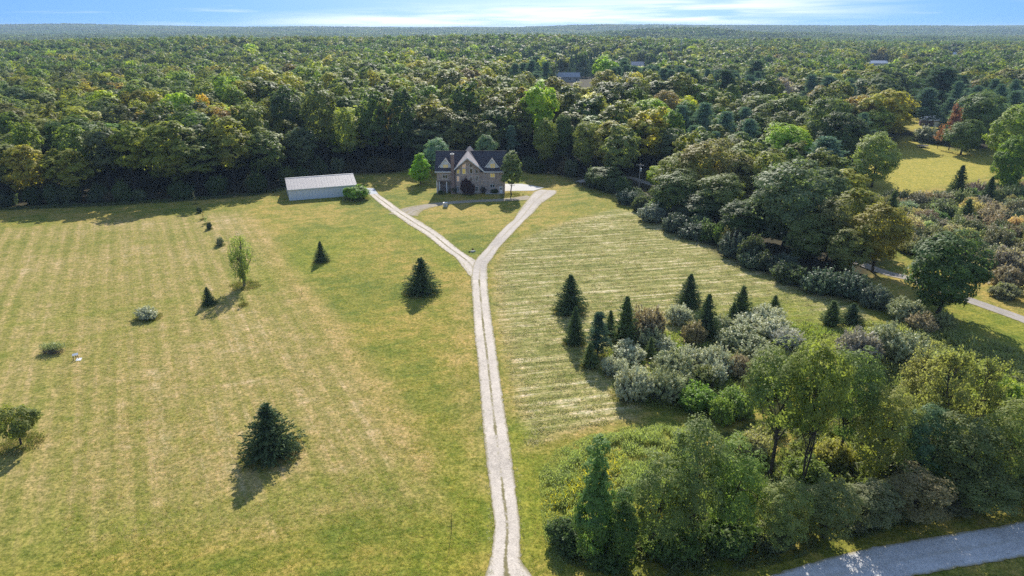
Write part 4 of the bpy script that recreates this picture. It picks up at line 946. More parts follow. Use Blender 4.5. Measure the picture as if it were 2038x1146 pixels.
# distant openings: lower trees in front so that roofs and poles show
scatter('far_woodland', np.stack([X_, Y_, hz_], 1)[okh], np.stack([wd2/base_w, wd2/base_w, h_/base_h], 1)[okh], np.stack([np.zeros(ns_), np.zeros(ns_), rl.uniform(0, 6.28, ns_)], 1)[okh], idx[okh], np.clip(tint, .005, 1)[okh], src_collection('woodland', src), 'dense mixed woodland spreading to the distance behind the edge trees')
print('far woodland', ns_)
patches = []
for k in range(5):
    arr = []
    for i in range(40):
        q, tt = low_tree(rl, rl.uniform(9, 14), rl.uniform(17, 24), 66, 1.9); o = np.array([rl.uniform(-32, 32), rl.uniform(-32, 32), 0]); b = rl.normal(0, .16)
        arr.append(([a + o for a in q], [np.clip(a + b, 0, 1) for a in tt]))
    patches.append(low_mesh('tree_patch', arr, M_leaf))
PX = []
for sp_, y0, y1 in ((46, 1320, 3200), (72, 3200, 7600)):
    ys = np.arange(y0, y1, sp_)
    for yy in ys:
        n = int(.8*yy/sp_) + 1; xs = np.arange(-n, n+1)*sp_; PX.append(np.stack([xs + rl.uniform(-10, 10, len(xs)), yy + rl.uniform(-10, 10, len(xs)), np.full(len(xs), sp_/50)], 1))
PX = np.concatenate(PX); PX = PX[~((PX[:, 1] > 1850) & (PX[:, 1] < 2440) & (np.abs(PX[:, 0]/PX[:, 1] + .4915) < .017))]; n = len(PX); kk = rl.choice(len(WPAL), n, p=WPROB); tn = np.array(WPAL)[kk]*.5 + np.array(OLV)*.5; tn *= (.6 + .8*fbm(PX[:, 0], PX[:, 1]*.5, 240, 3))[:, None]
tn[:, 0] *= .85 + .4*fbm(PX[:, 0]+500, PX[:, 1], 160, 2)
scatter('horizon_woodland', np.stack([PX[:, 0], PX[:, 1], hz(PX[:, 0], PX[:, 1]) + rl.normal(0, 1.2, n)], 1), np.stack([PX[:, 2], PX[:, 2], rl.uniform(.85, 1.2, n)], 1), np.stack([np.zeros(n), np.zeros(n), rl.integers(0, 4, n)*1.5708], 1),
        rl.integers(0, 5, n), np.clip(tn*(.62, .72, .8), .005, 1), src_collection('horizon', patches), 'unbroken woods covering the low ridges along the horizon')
print('patches', n)
# ------------------------------------------------------------------ house
def hit(px, py, P0, D):
    """where the line of sight through an image point meets the upright plane through P0 along D -> (distance along D, z)"""
    dx, dy, dz = ray(px, py); n = (D[1], -D[0]); t = (n[0]*P0[0] + n[1]*P0[1]) / (n[0]*dx + n[1]*dy)
    x, y = dx*t, dy*t; return (x-P0[0])*D[0] + (y-P0[1])*D[1], CAM_H + dz*t
def brickmat(name, c1, c2, mortar, sx=1.0, bw=.24, bh=.085):
    m, t, out = newmat(name); co = objco(t)
    sp_ = nd(t, 'ShaderNodeSeparateXYZ'); t.links.new(co, sp_.inputs[0]); cb = nd(t, 'ShaderNodeCombineXYZ')
    t.links.new(mth(t, 'ADD', sp_.outputs[0], sp_.outputs[1]), cb.inputs[0]); t.links.new(sp_.outputs[2], cb.inputs[1])
    b = nd(t, 'ShaderNodeTexBrick'); t.links.new(cb.outputs[0], b.inputs['Vector']); b.inputs['Scale'].default_value = 1
    b.inputs['Brick Width'].default_value = bw; b.inputs['Row Height'].default_value = bh; b.inputs['Mortar Size'].default_value = .008
    b.inputs['Color1'].default_value = (*c1, 1); b.inputs['Color2'].default_value = (*c2, 1); b.inputs['Mortar'].default_value = (*mortar, 1)
    n = noise_tex(t, co, .9, 5, .7); c = mixc_(t, 1.0, b.outputs[0], ramp(t, n, [(.3, (.72, .70, .72)), (.7, (1.3, 1.28, 1.25))]), 'MULTIPLY')
    princ(t, out, c, .9, .15, 0, b.outputs['Fac'], .4, .01); return m
def rowsmat(name, c, row, var=.2, axis=2, rough=.8, spec=.2, bstr=.5):
    """courses of shingles, siding or ribs: shallow regular relief"""
    m, t, out = newmat(name); co = objco(t); sp_ = nd(t, 'ShaderNodeSeparateXYZ'); t.links.new(co, sp_.inputs[0])
    fr = mth(t, 'FRACT', mth(t, 'DIVIDE', sp_.outputs[axis], row)); n = noise_tex(t, co, 1.3, 6, .75)
    princ(t, out, ramp(t, n, [(.3, tuple(v*(1-var) for v in c)), (.7, tuple(v*(1+var) for v in c))]), rough, spec, 0, fr, bstr, .02); return m
M_brick = brickmat('house_brick', (.50, .39, .33), (.41, .33, .29), (.55, .51, .47))
M_brick2 = brickmat('chimney_brick', (.30, .19, .16), (.22, .14, .12), (.36, .33, .30))
M_shing = rowsmat('roof_shingle', (.085, .078, .088), .14, .35, 2, .9, .15)
M_sunlit_shing = rowsmat('sunlit_shingle', (.58, .50, .46), .14, .2, 2, .9, .15)  # paler shingle copy: sunlight on the prow slopes put into the colour
M_white = simple('white_trim', (.86, .85, .84), .5, .3, .05)
M_siding = rowsmat('white_siding', (.84, .84, .85), .12, .04, 2, .6, .3)
m, t, out = newmat('window_glass'); p_ = princ(t, out, (.02, .025, .03), .06, .8); M_glass = m
m, t, out = newmat('yellow_glow_pane'); co = objco(t); n = noise_tex(t, co, 1.7, 3, .6)
p_ = princ(t, out, (.35, .30, .12), .2, .6); t.links.new(ramp(t, n, [(.35, (.62, .45, .12)), (.65, (.75, .62, .16))]), p_.inputs['Emission Color']); p_.inputs['Emission Strength'].default_value = .20; M_glow = m  # no lamp: emission brightens the yellow panes on the shaded front
m, t, out = newmat('peach_window'); p_ = princ(t, out, (.55, .40, .28), .3, .5); p_.inputs['Emission Color'].default_value = (.6, .42, .30, 1); p_.inputs['Emission Strength'].default_value = .22; M_peach = m  # peach pane with a faint painted glow, no lamp behind it

HY = 215.0; HZ = ground_z(-13.6, HY); HX = -13.6
house = empty('brick_house', (HX, HY, HZ))
tag(house, 'large brick house with tall pointed central gable, two white dormers and dark roof', 'house')
wallm = MB()
XL, XR, DEP, EZ = -10.3, 11.3, 10.0, 6.9
wallm.box(-5.0, XR, 0, DEP, -.5, EZ+.12)                       # body right of the left wing
wallm.box(XL, -5.0, 0, DEP, 3.9, EZ+.12); wallm.box(XL, -5.0, 2.4, DEP, -.5, 3.9)     # left wing: upper floor over a recessed porch
wallm.box(XL, XL+.5, 0, 2.4, -.5, 3.9)
for xx in (XL, XR-.3): wallm.prism([(xx, 0.05, EZ+.12), (xx, DEP-.05, EZ+.12), (xx, DEP/2, EZ+.12+DEP/2)], (.3, 0, 0))
wall = wallm.build('wall', M_brick, house)
cx = -13.9 - HX
# prow gable walls: two faces meeting in a forward point
TIP = (cx, -2.3)
for sgn, lab in ((-1, 'left face of the pointed gable wall'), (1, 'right face of the pointed gable wall')):
    gwm = MB(); x0 = cx + sgn*4.45
    a = [(x0, 0, -.5), (TIP[0], TIP[1], -.5), (TIP[0], TIP[1], 11.75), (x0, 0, 6.75)]
    gwm.prism(a if sgn < 0 else a[::-1], (0, .35, 0)); gwm.build('gable_wall', M_brick, house, lab)
def roof_quad(name, pts, th, mat, label=None):
    mb = MB(); mb.prism(pts, (0, 0, th)); return mb.build(name, mat, house, label)
r0 = EZ - .05
roof_quad('roof', [(XL-.5, -.5, r0), (XR+.5, -.5, r0), (XR+.5, DEP/2, r0+DEP/2+.5), (XL-.5, DEP/2, r0+DEP/2+.5)], .22, M_shing, 'dark shingled front slope')
roof_quad('roof', [(XL-.5, DEP/2, r0+DEP/2+.5), (XR+.5, DEP/2, r0+DEP/2+.5), (XR+.5, DEP+.5, r0), (XL-.5, DEP+.5, r0)], .22, M_shing, 'dark shingled back slope')
MB().box(XL-.5, XR+.5, DEP/2-.12, DEP/2+.12, r0+DEP/2+.66, r0+DEP/2+.8).build('ridge_cap', M_shing, house)
PK = 13.05
for sgn in (-1, 1):
    e0 = (cx+sgn*5.15, -.35, 6.85); e1 = (cx+sgn*5.15, DEP+.4, 6.85)
    pts = [e0, (cx, .9, PK), (cx, DEP+.6, PK), e1]; roof_quad('gable_roof', pts if sgn < 0 else pts[::-1], .2, M_shing, 'steep slope of the central gable roof')
    pts = [e0, (cx, -3.5, 11.75), (cx, .9, PK)]; roof_quad('prow_roof', pts if sgn < 0 else pts[::-1], .24, M_sunlit_shing, 'tapering prow of the gable roof, coloured as sunlit')
    a = Vector((cx+sgn*5.2, -.38, 6.7)); b = Vector((cx, -3.58, 11.62)); n_ = Vector((0, -.12, 0))
    MB().prism([a, b, b + Vector((0, 0, .42)), a + Vector((0, 0, .42))], n_).build('rake_trim', M_white, house)
    a = Vector((cx+sgn*.12, DEP+.62, PK-.1)); b = Vector((cx+sgn*5.15, DEP+.42, 6.75)); MB().prism([a, b, b + Vector((0, 0, .35)), a + Vector((0, 0, .35))], (0, .1, 0)).build('rake_trim', M_white, house)
bgm = MB(); bgm.prism([(cx-4.6, DEP, 6.9), (cx+4.6, DEP, 6.9), (cx, DEP, PK-.35)], (0, .4, 0)); bgm.build('gable_wall', M_siding, house, 'white back gable')
MB().box(XL-.5, cx-5.2, -.72, -.52, r0-.08, r0+.2).build('gutter', M_white, house); MB().box(cx+5.2, XR+.5, -.72, -.52, r0-.08, r0+.2).build('gutter', M_white, house)
MB().box(cx-4.98, cx-4.86, -.2, -.08, .1, r0).build('downspout', M_white, house)
for zx in (188, 222, 312):
    x = at(840+zx/6.366, HY, 2) - HX; MB().box(x-.13, x+.13, .05, .31, -.4, 3.9).build('porch_post', M_white, house)
MB().box(XL+.1, -5.0, -.06, -.003, 3.75, 4.05).build('porch_beam', simple('beam_brown', (.20, .15, .13), .8), house)
def dormer(pxc, label):
    d = Vector((at(pxc, HY+.5, 9) - HX, .5, 0)); mb = MB()
    mb.prism([(d.x-1.85, .5, 6.9), (d.x+1.85, .5, 6.9), (d.x+1.85, .5, 8.5), (d.x, .5, 10.75), (d.x-1.85, .5, 8.5)], (0, 3.2, 0))
    o = mb.build('dormer', M_siding, house, label)
    for sg in (-1, 1):
        a = (d.x+sg*2.25, .2, 8.12); pts = [a, (d.x, .2, 10.86), (d.x, 4.6, 10.86), (d.x+sg*2.25, 4.6, 8.12)]
        MB().prism(pts if sg < 0 else pts[::-1], (0, 0, .18)).build('dormer_roof', M_shing, o)
        MB().prism([(d.x+sg*2.3, .08, 8.0), (d.x, .08, 10.78), (d.x, .08, 11.08), (d.x+sg*2.3, .08, 8.3)], (0, .11, 0)).build('dormer_trim', M_white, o)
    return o
dl = dormer(886.7, 'left white dormer with yellow paned window'); dr = dormer(979.3, 'right white dormer with yellow paned window')
ch = MB(); chx = at(900.5, HY-1, 8) - HX; ch.box(chx-.5, chx+.5, -1.05, -.005, -.5, 12.4); ch.box(chx-.7, chx+.7, -1.15, -.004, -.5, 3.0); chim = ch.build('chimney', M_brick2, house)
MB().box(chx-.6, chx+.6, -1.15, .1, 12.4, 12.62).build('chimney_cap', M_conc, chim); MB().tube([(chx, -.5, 12.6), (chx, -.5, 13.0)], [.16, .16], 8).build('flue', M_conc, chim)
def window(P0, D, zc, face='L', mat=None, mull=True, muntin=False, label=None, parent=None, poly=None, trim=True):
    """zc: corners in the close-up of the house (x, y) -> window set in the wall plane"""
    pts = [hit(840+a/6.366, 260+b/6.366, P0, D) for a, b in zc]
    D3 = Vector((D[0], D[1], 0)); N3 = Vector((D[1], -D[0], 0)); O = Vector((P0[0]-HX, P0[1]-HY, -HZ))
    loc = lambda s, z, off: O + D3*s + Vector((0, 0, z)) + N3*off
    cs = sum(p[0] for p in pts)/len(pts); cz_ = sum(p[1] for p in pts)/len(pts)
    def grow(k, off): 
        return [loc(cs+(s-cs)*1 + k*(1 if s > cs else -1), cz_+(z-cz_) + k*(1 if z > cz_ else -1), off) for s, z in pts]
    fr = MB(); o_ = grow(.10, .03); i_ = grow(0.0, .03); n = len(pts)
    for i in range(n):
        j = (i+1) % n; fr.prism([o_[i], o_[j], i_[j], i_[i]], N3*.07)
    w_ = fr.build('window', M_white, parent or house, label)
    pn = MB(); pn.prism(grow(.01, .012), N3*.02); pn.build('pane', mat or M_glass, w_)
    s0 = min(p[0] for p in pts); s1 = max(p[0] for p in pts); z0 = min(p[1] for p in pts); z1 = max(p[1] for p in pts)
    if mull and n == 4: MB().obox(loc(cs-.05, z0, .035), D3*.10, N3*.06, Vector((0, 0, z1-z0))).build('mullion', M_white, w_)
    if muntin:
        mm = MB()
        for q in (.33, .67): mm.obox(loc(s0, z0+(z1-z0)*q-.02, .034), D3*(s1-s0), N3*.04, Vector((0, 0, .04)))
        for q in (.25, .75): mm.obox(loc(s0+(s1-s0)*q-.02, z0, .036), D3*.04, N3*.04, Vector((0, 0, z1-z0)))
        mm.build('muntin', M_white, w_)
    return w_
rect = lambda x0, y0, x1, y1: [(x0, y0), (x1, y0), (x1, y1), (x0, y1)]
PF = (HX, HY); DF = (1.0, 0.0); PD = (HX, HY+.5)
window(PD, DF, rect(270, 428, 327, 477), mat=M_glow, muntin=True, parent=house, label='yellow window of the left dormer')
window(PD, DF, rect(866, 418, 922, 468), mat=M_glow, muntin=True, parent=house, label='yellow window of the right dormer')
window(PF, DF, rect(866, 543, 920, 588), mat=M_glow, label='upper window of the right wing, yellow above'); window(PF, DF, rect(866, 680, 918, 714), label='lower window of the right wing')
window(PF, DF, rect(262, 560, 322, 600), label='upper window over the left porch')
dL = Vector((TIP[0]-(cx-4.45), TIP[1], 0)).normalized(); dR = Vector((4.45, -TIP[1], 0)).normalized()
PL = (HX+cx-4.45, HY); PR = (HX+TIP[0], HY+TIP[1])
DL_ = (dL.x, dL.y); DR_ = (dR.x, dR.y)
window(PL, DL_, [(512, 440), (552, 415), (552, 466), (512, 466)], mat=M_peach, mull=False, label='high peach pane left of the gable centre'); window(PL, DL_, rect(512, 482, 552, 546), mat=M_glow, mull=False, label='yellow pane left of the gable centre')
window(PL, DL_, [(443, 505), (474, 486), (474, 540), (443, 540)], mat=M_glow, mull=False, label='slanted yellow pane at the left of the gable'); window(PL, DL_, rect(443, 576, 472, 638), mat=M_peach, mull=False, label='pale middle window left in the gable'); window(PL, DL_, rect(441, 706, 464, 768), label='ground floor window left in the gable')
window(PR, DR_, [(602, 415), (636, 447), (636, 459), (602, 459)], mull=False, label='high dark pane right of the gable centre'); window(PR, DR_, rect(604, 482, 638, 538), mull=False, label='dark pane right of the gable centre'); window(PR, DR_, [(673, 486), (706, 520), (706, 534), (673, 534)], mull=False, label='slanted dark pane at the right of the gable')
window(PR, DR_, rect(675, 574, 709, 636), label='middle window right in the gable'); window(PR, DR_, rect(679, 706, 709, 768), label='ground floor window right in the gable'); window(PR, DR_, rect(606, 588, 636, 634), mull=False, label='middle window beside the gable centre')
dx_ = at(997, HY, 1) - HX
dm = MB().box(dx_-.5, dx_+.5, -.07, -.003, 0, 2.15).build('door', M_white, house); MB().box(dx_-.2, dx_+.2, -.09, -.071, 1.1, 1.8).build('pane', M_glass, dm)
MB().box(5.2, 11.2, -1.3, -.01, -.4, .12).build('terrace', M_conc, house)

# ------------------------------------------------------------------ pole barn
A = np.array(G(576.3, 399.5)); B = np.array(G(710, 388.5)); u_ = (B-A)/np.hypot(*(B-A)); BL = float(np.hypot(*(B-A))); BD = 13.0
EB = top_z(377.3, A[1]); RB = 5.55
barn = empty('pole_barn', (A[0], A[1], ground_z(*A)), math.atan2(u_[1], u_[0]))
tag(barn, 'long low white metal pole barn with pale grey roof at the wood edge', 'barn')
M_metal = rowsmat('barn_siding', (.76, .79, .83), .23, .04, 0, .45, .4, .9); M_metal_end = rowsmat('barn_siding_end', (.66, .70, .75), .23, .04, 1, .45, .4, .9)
M_broof = rowsmat('barn_roof', (.40, .365, .35), .23, .08, 0, .5, .35, .6)
bwm = MB().box(.02, BL-.02, 0, .12, -.5, EB); bwm.box(.02, BL-.02, BD-.12, BD, -.5, EB); bwm.build('wall', M_metal, barn)
for x0 in (0, BL-.12):
    MB().prism([(x0, .005, -.5), (x0, BD-.005, -.5), (x0, BD-.005, EB), (x0, BD/2, RB), (x0, .005, EB)], (.12, 0, 0)).build('end_wall', M_metal_end, barn)
for sg in (0, 1):
    y0, z0 = (-.35, EB-.12) if sg == 0 else (BD+.35, EB-.12)
    pts = [(-.3, y0, z0), (BL+.3, y0, z0), (BL+.3, BD/2, RB+.04), (-.3, BD/2, RB+.04)]
    MB().prism(pts if sg == 0 else pts[::-1], (0, 0, .1)).build('roof', M_broof, barn, ['front roof slope', 'back roof slope'][sg])
MB().box(-.3, BL+.3, BD/2-.2, BD/2+.2, RB+.12, RB+.18).build('ridge_cap', M_white, barn)
for x0 in (-.04, BL-.1): MB().box(x0, x0+.14, -.03, .11, -.4, EB-.05).build('corner_trim', M_white, barn)
MB().box(-.3, BL+.3, -.42, -.352, EB-.2, EB).build('eave_trim', M_white, barn)
mb = MB()
for k in range(int(BL/.92)): mb.box(.5+k*.92, .55+k*.92, -.035, -.002, -.3, EB-.1)
o = mb.build('panel_rib', M_metal, barn); o['kind'] = 'stuff'
mb = MB()
for k in range(int(BL/.92)):
    xk = .2+k*.92
    for sg in (0, 1):
        y0 = -.35 if sg == 0 else BD+.35; a = (xk, y0, EB-.02)
        mb.obox(a, (.06, 0, 0), (0, BD/2-y0, RB+.04-EB+.12), (0, 0, .028))
o = mb.build('roof_rib', M_broof, barn); o['kind'] = 'stuff'
d_ = MB().box(BL+.002, BL+.06, 4.2, 8.8, 0, 3.0).build('overhead_door', M_white, barn)
for k in range(1, 5): MB().box(BL+.062, BL+.075, 4.25, 8.75, k*.6-.02, k*.6+.02).build('door_rib', M_metal_end, d_)

# ------------------------------------------------------------------ poles and wires
M_wood = simple('weathered_wood', (.42, .38, .34), .9, .1, .25, 6); M_steel = simple('grey_steel', (.50, .54, .56), .5, .4, .06); M_black = simple('dark_rubber', (.02, .02, .022), .6, .2, .1)
def utility_pole(x, y, h, label):
    e = empty('power_pole', (x, y, ground_z(x, y)), R(-32)); tag(e, label, 'pole')
    MB().tube([(0, 0, -.4), (0, 0, h)], [.17, .11], 9).build('pole', M_wood, e)
    a = MB().box(-1.25, 1.25, -.17, -.05, h-.55, h-.42).build('crossarm', M_wood, e)
    for q in (-1.1, -.4, .4, 1.1): MB().tube([(q, -.11, h-.42), (q, -.11, h-.22)], [.055, .03], 6).build('insulator', M_white, a)
    t_ = MB().tube([(.36, -.05, h-2.5), (.36, -.05, h-1.5)], [.24, .24], 12).build('transformer', M_steel, e); MB().tube([(.36, -.05, h-1.5), (.36, -.05, h-1.2)], [.05, .03], 6).build('bushing', M_white, t_)
    return e
PX0 = at(1272, 215.9, 3); hp = top_z(325, 215.9)
utility_pole(PX0, 215.9, hp, 'wooden power pole with crossarm and grey transformer among the belt trees')
utility_pole(120, 92, 9.2, 'wooden power pole beyond the right edge carrying the wire')
def wire(name, a, b, sag, r, label, group=None, n=14):
    a = Vector(a); b = Vector(b); P = [a.lerp(b, i/n) - Vector((0, 0, sag*4*(i/n)*(1-i/n))) for i in range(n+1)]
    return tag(MB().tube(P, [r]*(n+1), 4).build(name, M_black, None), label, 'wire', group)
for k, o_ in enumerate((-.9, .9)):
    wire('power_wire', (PX0+o_, 215.7, hp-.3), (120+o_, 92, 9.0), 1.6, .022, ['inner of the two wires running right from the power pole', 'outer of the two wires running right from the power pole'][k])
TP = []
for cx_, tp, d, lab in ((1108, 88, 1000, 'leftmost pale transmission pole beyond the woods'), (1357, 76, 950, 'tall pale transmission pole in the middle of the line'), (1495, 76, 950, 'tall pale transmission pole at the right of the line')):
    z = top_z(tp, d); x = at(cx_, d, z); g = float(hz(x, d)); e = empty('transmission_pole', (x, d, g)); tag(e, lab, 'pole')
    MB().tube([(0, 0, -1), (0, 0, z-g)], [.55, .3], 8).build('pole', M_steel, e)
    for j in range(3): MB().tube([(-2.6, 0, z-g-1.5-j*2.6), (0, 0, z-g-2.2-j*2.6), (2.6, 0, z-g-1.5-j*2.6)], [.1, .2, .1], 5).build('crossarm', M_steel, e)
    TP.append((x, d, z))
for i in range(2):
    for j in range(3):
        a, b = TP[i], TP[i+1]; wire('transmission_wire', (a[0], a[1]-.8, a[2]-1.5-j*2.6), (b[0], b[1]-.8, b[2]-1.5-j*2.6), 4, .05, '%s wire of the %s span of the transmission line' % (['top', 'middle', 'lowest'][j], ['left', 'right'][i]), 'wires of the transmission line', 10)

# ------------------------------------------------------------------ small things
g_ = G(886.5, 411); e = empty('utility_box', (g_[0], g_[1], ground_z(*g_))); tag(e, 'small pale utility box at the edge of the house shadow', 'box')
M_ubox = simple('box_paint', (.55, .57, .55), .5, .3, .05)
MB().box(-.6, .6, -.45, .45, -.1, 1.15).build('cabinet', M_ubox, e); MB().box(-.66, .66, -.52, .52, 1.15, 1.25).build('lid', M_white, e); MB().box(-.05, .05, -.475, -.452, .5, .8).build('handle', M_black, e)
M_stone = simple('pale_stone', (.55, .53, .48), .85, .2, .2, 5)
rs = np.random.default_rng(9)
def stone(px, py, sx, sy, sz, mat, label):
    x, y = G(px, py); n = 9; mb = MB(); top_ = [(sx*.8*math.cos(6.283*i/n)*rs.uniform(.8, 1.1), sy*.8*math.sin(6.283*i/n)*rs.uniform(.8, 1.1), sz*rs.uniform(.85, 1.05)) for i in range(n)]
    bot = [(sx*math.cos(6.283*i/n)*rs.uniform(.9, 1.1), sy*math.sin(6.283*i/n)*rs.uniform(.9, 1.1), -.1) for i in range(n)]
    mb.poly(bot + top_ + [(0, 0, sz*1.12)], [(i, (i+1) % n, n+(i+1) % n, n+i) for i in range(n)] + [(n+i, n+(i+1) % n, 2*n) for i in range(n)])
    o = mb.build('landscape_stone', mat); o.location = (x, y, ground_z(x, y)); tag(o, label, 'stone', 'stones in the fork of the drive')
stone(940.5, 501.2, .42, .3, .32, M_stone, 'largest pale stone in the fork of the drive'); stone(944.4, 500.6, .25, .22, .3, M_stone, 'right pale stone in the fork of the drive'); stone(937.3, 500.8, .22, .2, .22, M_stone, 'left pale stone in the fork of the drive')
stone(934.3, 501.6, .26, .22, .26, simple('dark_stone', (.06, .05, .045), .9, .1, .3, 5), 'dark stone left of the pale ones in the fork'); stone(941, 496.8, .24, .2, .3, simple('rust_stone', (.16, .08, .05), .9, .1, .3, 5), 'reddish dark stone behind the pale ones in the fork')
x, y = G(152, 717); e = empty('white_board', (x, y, ground_z(x, y)), R(25)); tag(e, 'small bent white board leaning over a dark frame near the brush pile', 'board')
MB().obox((-.1, -.35, .02), (.75, -.1, .0), (.15, .7, .12), (0, 0, .04)).build('panel', M_white, e, 'board lying on the grass'); MB().obox((-.45, .1, .75), (.8, .12, .0), (0, .35, .22), (0, 0, .04)).build('panel', M_white, e, 'raised board')
mb = MB()
for a, b in (((-.4, .15, 0), (-.4, .2, .78)), ((.3, .2, 0), (.28, .25, .8)), ((-.1, .6, 0), (-.05, .5, .95)), ((-.4, .2, .5), (.3, .25, .5))): mb.tube([a, b], [.045, .045], 6)
mb.build('frame', M_black, e)
# brush pile
x, y = G(105, 702); e = empty('brush_pile', (x, y, ground_z(x, y))); tag(e, 'dark tangled brush pile with pale green leafy top beside the white board', 'brush pile')
mb = MB()
for i in range(150):
    a = rs.uniform(0, 6.28); r0_ = rs.uniform(0, 1.5); c0 = Vector((r0_*1.15*math.cos(a), r0_*.6*math.sin(a), rs.uniform(.05, .9)*(1-.3*r0_))); d0 = Vector((rs.normal(0, 1), rs.normal(0, .6), rs.normal(.15, .35))).normalized()*rs.uniform(.6, 1.3)
    p0 = c0 - d0*.5; p1 = c0 + d0*.5; p0.z = max(p0.z, .02); p1.z = max(p1.z, .05); mb.tube([p0, c0 + Vector((0, 0, .06)), p1], [.035, .028, .01], 4, cap=False)
mb.build('branches', M_palebark, e); fo = Foliage(); n = 1500; q = rs.normal(0, 1, (n, 3)) * [1.0, .55, .25] + [0, .35, 1.0]; q[:, 2] = np.clip(q[:, 2], .15, 1.6); q = q[(q[:, 0]/2.1)**2 + ((q[:, 1]-.3)/1.2)**2 < 1]
fo.add(quads(q, rsph(rs, len(q)), rsph(rs, len(q)), .13, .06), rs.uniform(.3, .8, len(q))); o = link('leaves', fo.mesh('leaves', M_olive), e); o['tint'] = [.17, .19, .08]
# staked saplings on the lawn
for cx_, tp, bs, lab in ((601, 574, 589, 'thin dark stake with splayed twigs on the dry strip of the lawn'), (898, 1022, 1062, 'thin dark bare sapling stick on the lawn left of the drive')):
    x, y = G(cx_, bs); h = top_z(tp, y); mb = MB().tube([(0, 0, -.2), (.04, 0, h*.5), (.1, 0, h)], [.035, .03, .01], 5)
    for k in range(5): mb.tube([(.02, 0, h*.35), (rs.normal(0, .4), rs.normal(0, .3), h*.35 + rs.uniform(-.2, .5))], [.02, .006], 4)
    o = mb.build('bare_stick', M_bark); o.location = (x, y, ground_z(x, y)); tag(o, lab, 'sapling')
# trampoline in the clearing
x, y = G(1836, 293); e = empty('trampoline', (x, y, ground_z(x, y))); tag(e, 'dark round trampoline on the sunny clearing', 'trampoline'); M_tr = simple('trampoline_pad', (.06, .045, .09), .6, .3, .3, 2)
n = 24; mb = MB(); ro, ri = 2.3, 1.85
mb.poly([(ro*math.cos(6.283*i/n), ro*math.sin(6.283*i/n), .92) for i in range(n)] + [(ri*math.cos(6.283*i/n), ri*math.sin(6.283*i/n), .97) for i in range(n)] + [(ro*math.cos(6.283*i/n), ro*math.sin(6.283*i/n), .84) for i in range(n)],
        [(i, (i+1) % n, n+(i+1) % n, n+i) for i in range(n)] + [(2*n+i, 2*n+(i+1) % n, (i+1) % n, i) for i in range(n)]); mb.build('pad', M_tr, e)
mb = MB(); mb.poly([(1.84*math.cos(6.283*i/n), 1.84*math.sin(6.283*i/n), .93) for i in range(n)], [tuple(range(n))]); mb.build('mat', M_black, e)
for k in range(4):
    a = k*1.5708 + .5; MB().tube([(2.1*math.cos(a-.18), 2.1*math.sin(a-.18), .86), (2.15*math.cos(a-.16), 2.15*math.sin(a-.16), .04), (2.15*math.cos(a+.16), 2.15*math.sin(a+.16), .04), (2.1*math.cos(a+.18), 2.1*math.sin(a+.18), .86)], [.04]*4, 6).build('leg', M_white, e)
# far sheds, camper and roofs
def building(name, cx_, y, w_, dp, hw, hr, wc, rc, label, rz=0, cat='building', door=False, win=0):
    x = at(cx_, y, 3); g = float(hz(x, y)); e = empty(name, (x, y, g), rz); tag(e, label, cat); wm = simple(name+'_wall', wc, .7, .2, .08, 2); rm = rowsmat(name+'_roof', rc, .2, .2, 2)
    mb = MB().box(-w_/2, w_/2, 0, dp, -2, hw)
    for xx in (-w_/2, w_/2-.2): mb.prism([(xx, .02, hw-.01), (xx, dp-.02, hw-.01), (xx, dp/2, hr-.15)], (.2, 0, 0))
    mb.build('wall', wm, e)
    for sg in (0, 1):
        y0 = -.5 if sg == 0 else dp+.5; pts = [(-w_/2-.4, y0, hw-.1), (w_/2+.4, y0, hw-.1), (w_/2+.4, dp/2, hr), (-w_/2-.4, dp/2, hr)]; MB().prism(pts if sg == 0 else pts[::-1], (0, 0, .18)).build('roof', rm, e)
    for k in range(win):
        xx = -w_/2 + (k+.5)*w_/win; f_ = MB().box(xx-.7, xx+.7, -.08, -.003, hw*.35, hw*.8).build('window', M_white, e); MB().box(xx-.58, xx+.58, -.1, -.082, hw*.38, hw*.77).build('pane', M_glass, f_)
    if door: MB().box(w_*.2, w_*.2+2.6, -.06, -.003, 0, 2.4).build('door', M_white, e)
building('garden_shed', 1852, 372, 9, 7, 3, 5, (.13, .10, .14), (.42, .47, .55), 'small dark shed with pale blue-grey roof under the great pine', R(-25), 'shed', True)
building('farm_building', 1893, 400, 10, 8, 4.5, 7.5, (.45, .50, .62), (.45, .50, .60), 'pale bluish building behind the rust-red tree', R(10), 'house', False, 2)
building('far_house', 1128, 610, 22, 9, 4, 7.5, (.5, .5, .5), (.38, .40, .44), 'grey-roofed far house in the little yard behind the wood', 0, 'house', False, 4)
building('far_house', 1268, 840, 16, 9, 5, 9, (.7, .6, .58), (.62, .55, .55), 'pinkish far house between the dark spruces', 0, 'house', False, 3)
building('long_building', 1748, 900, 24, 10, 5, 8, (.7, .7, .72), (.68, .70, .76), 'long pale roof beyond the woods on the right', 0, 'building')
building('long_building', 1896, 1120, 22, 10, 6, 10, (.6, .63, .7), (.60, .63, .75), 'pale roof far beyond the woods at the right', 0, 'building')
building('warehouse', 310, 2400, 36, 20, 11, 12.5, (.75, .76, .72), (.72, .74, .70), 'long white building on the far left ridge', 0, 'building')
x = at(1707, 268, 1.5); e = empty('camper', (x, 268, ground_z(x, 268)), R(8)); tag(e, 'white camper trailer half hidden behind the solitary clearing tree', 'camper')
MB().prism([(-2.4, 0, .5), (2.4, 0, .5), (2.6, 0, 1.4), (2.2, 0, 3.0), (-2.2, 0, 3.1), (-2.6, 0, 1.5)], (0, 2.3, 0)).build('body', simple('camper_paint', (.72, .78, .86), .35, .5, .03), e)
for xx in (-.6, .6): MB().tube([(xx, -.05, .38), (xx, .25, .38)], [.37, .37], 12).build('wheel', M_black, e)
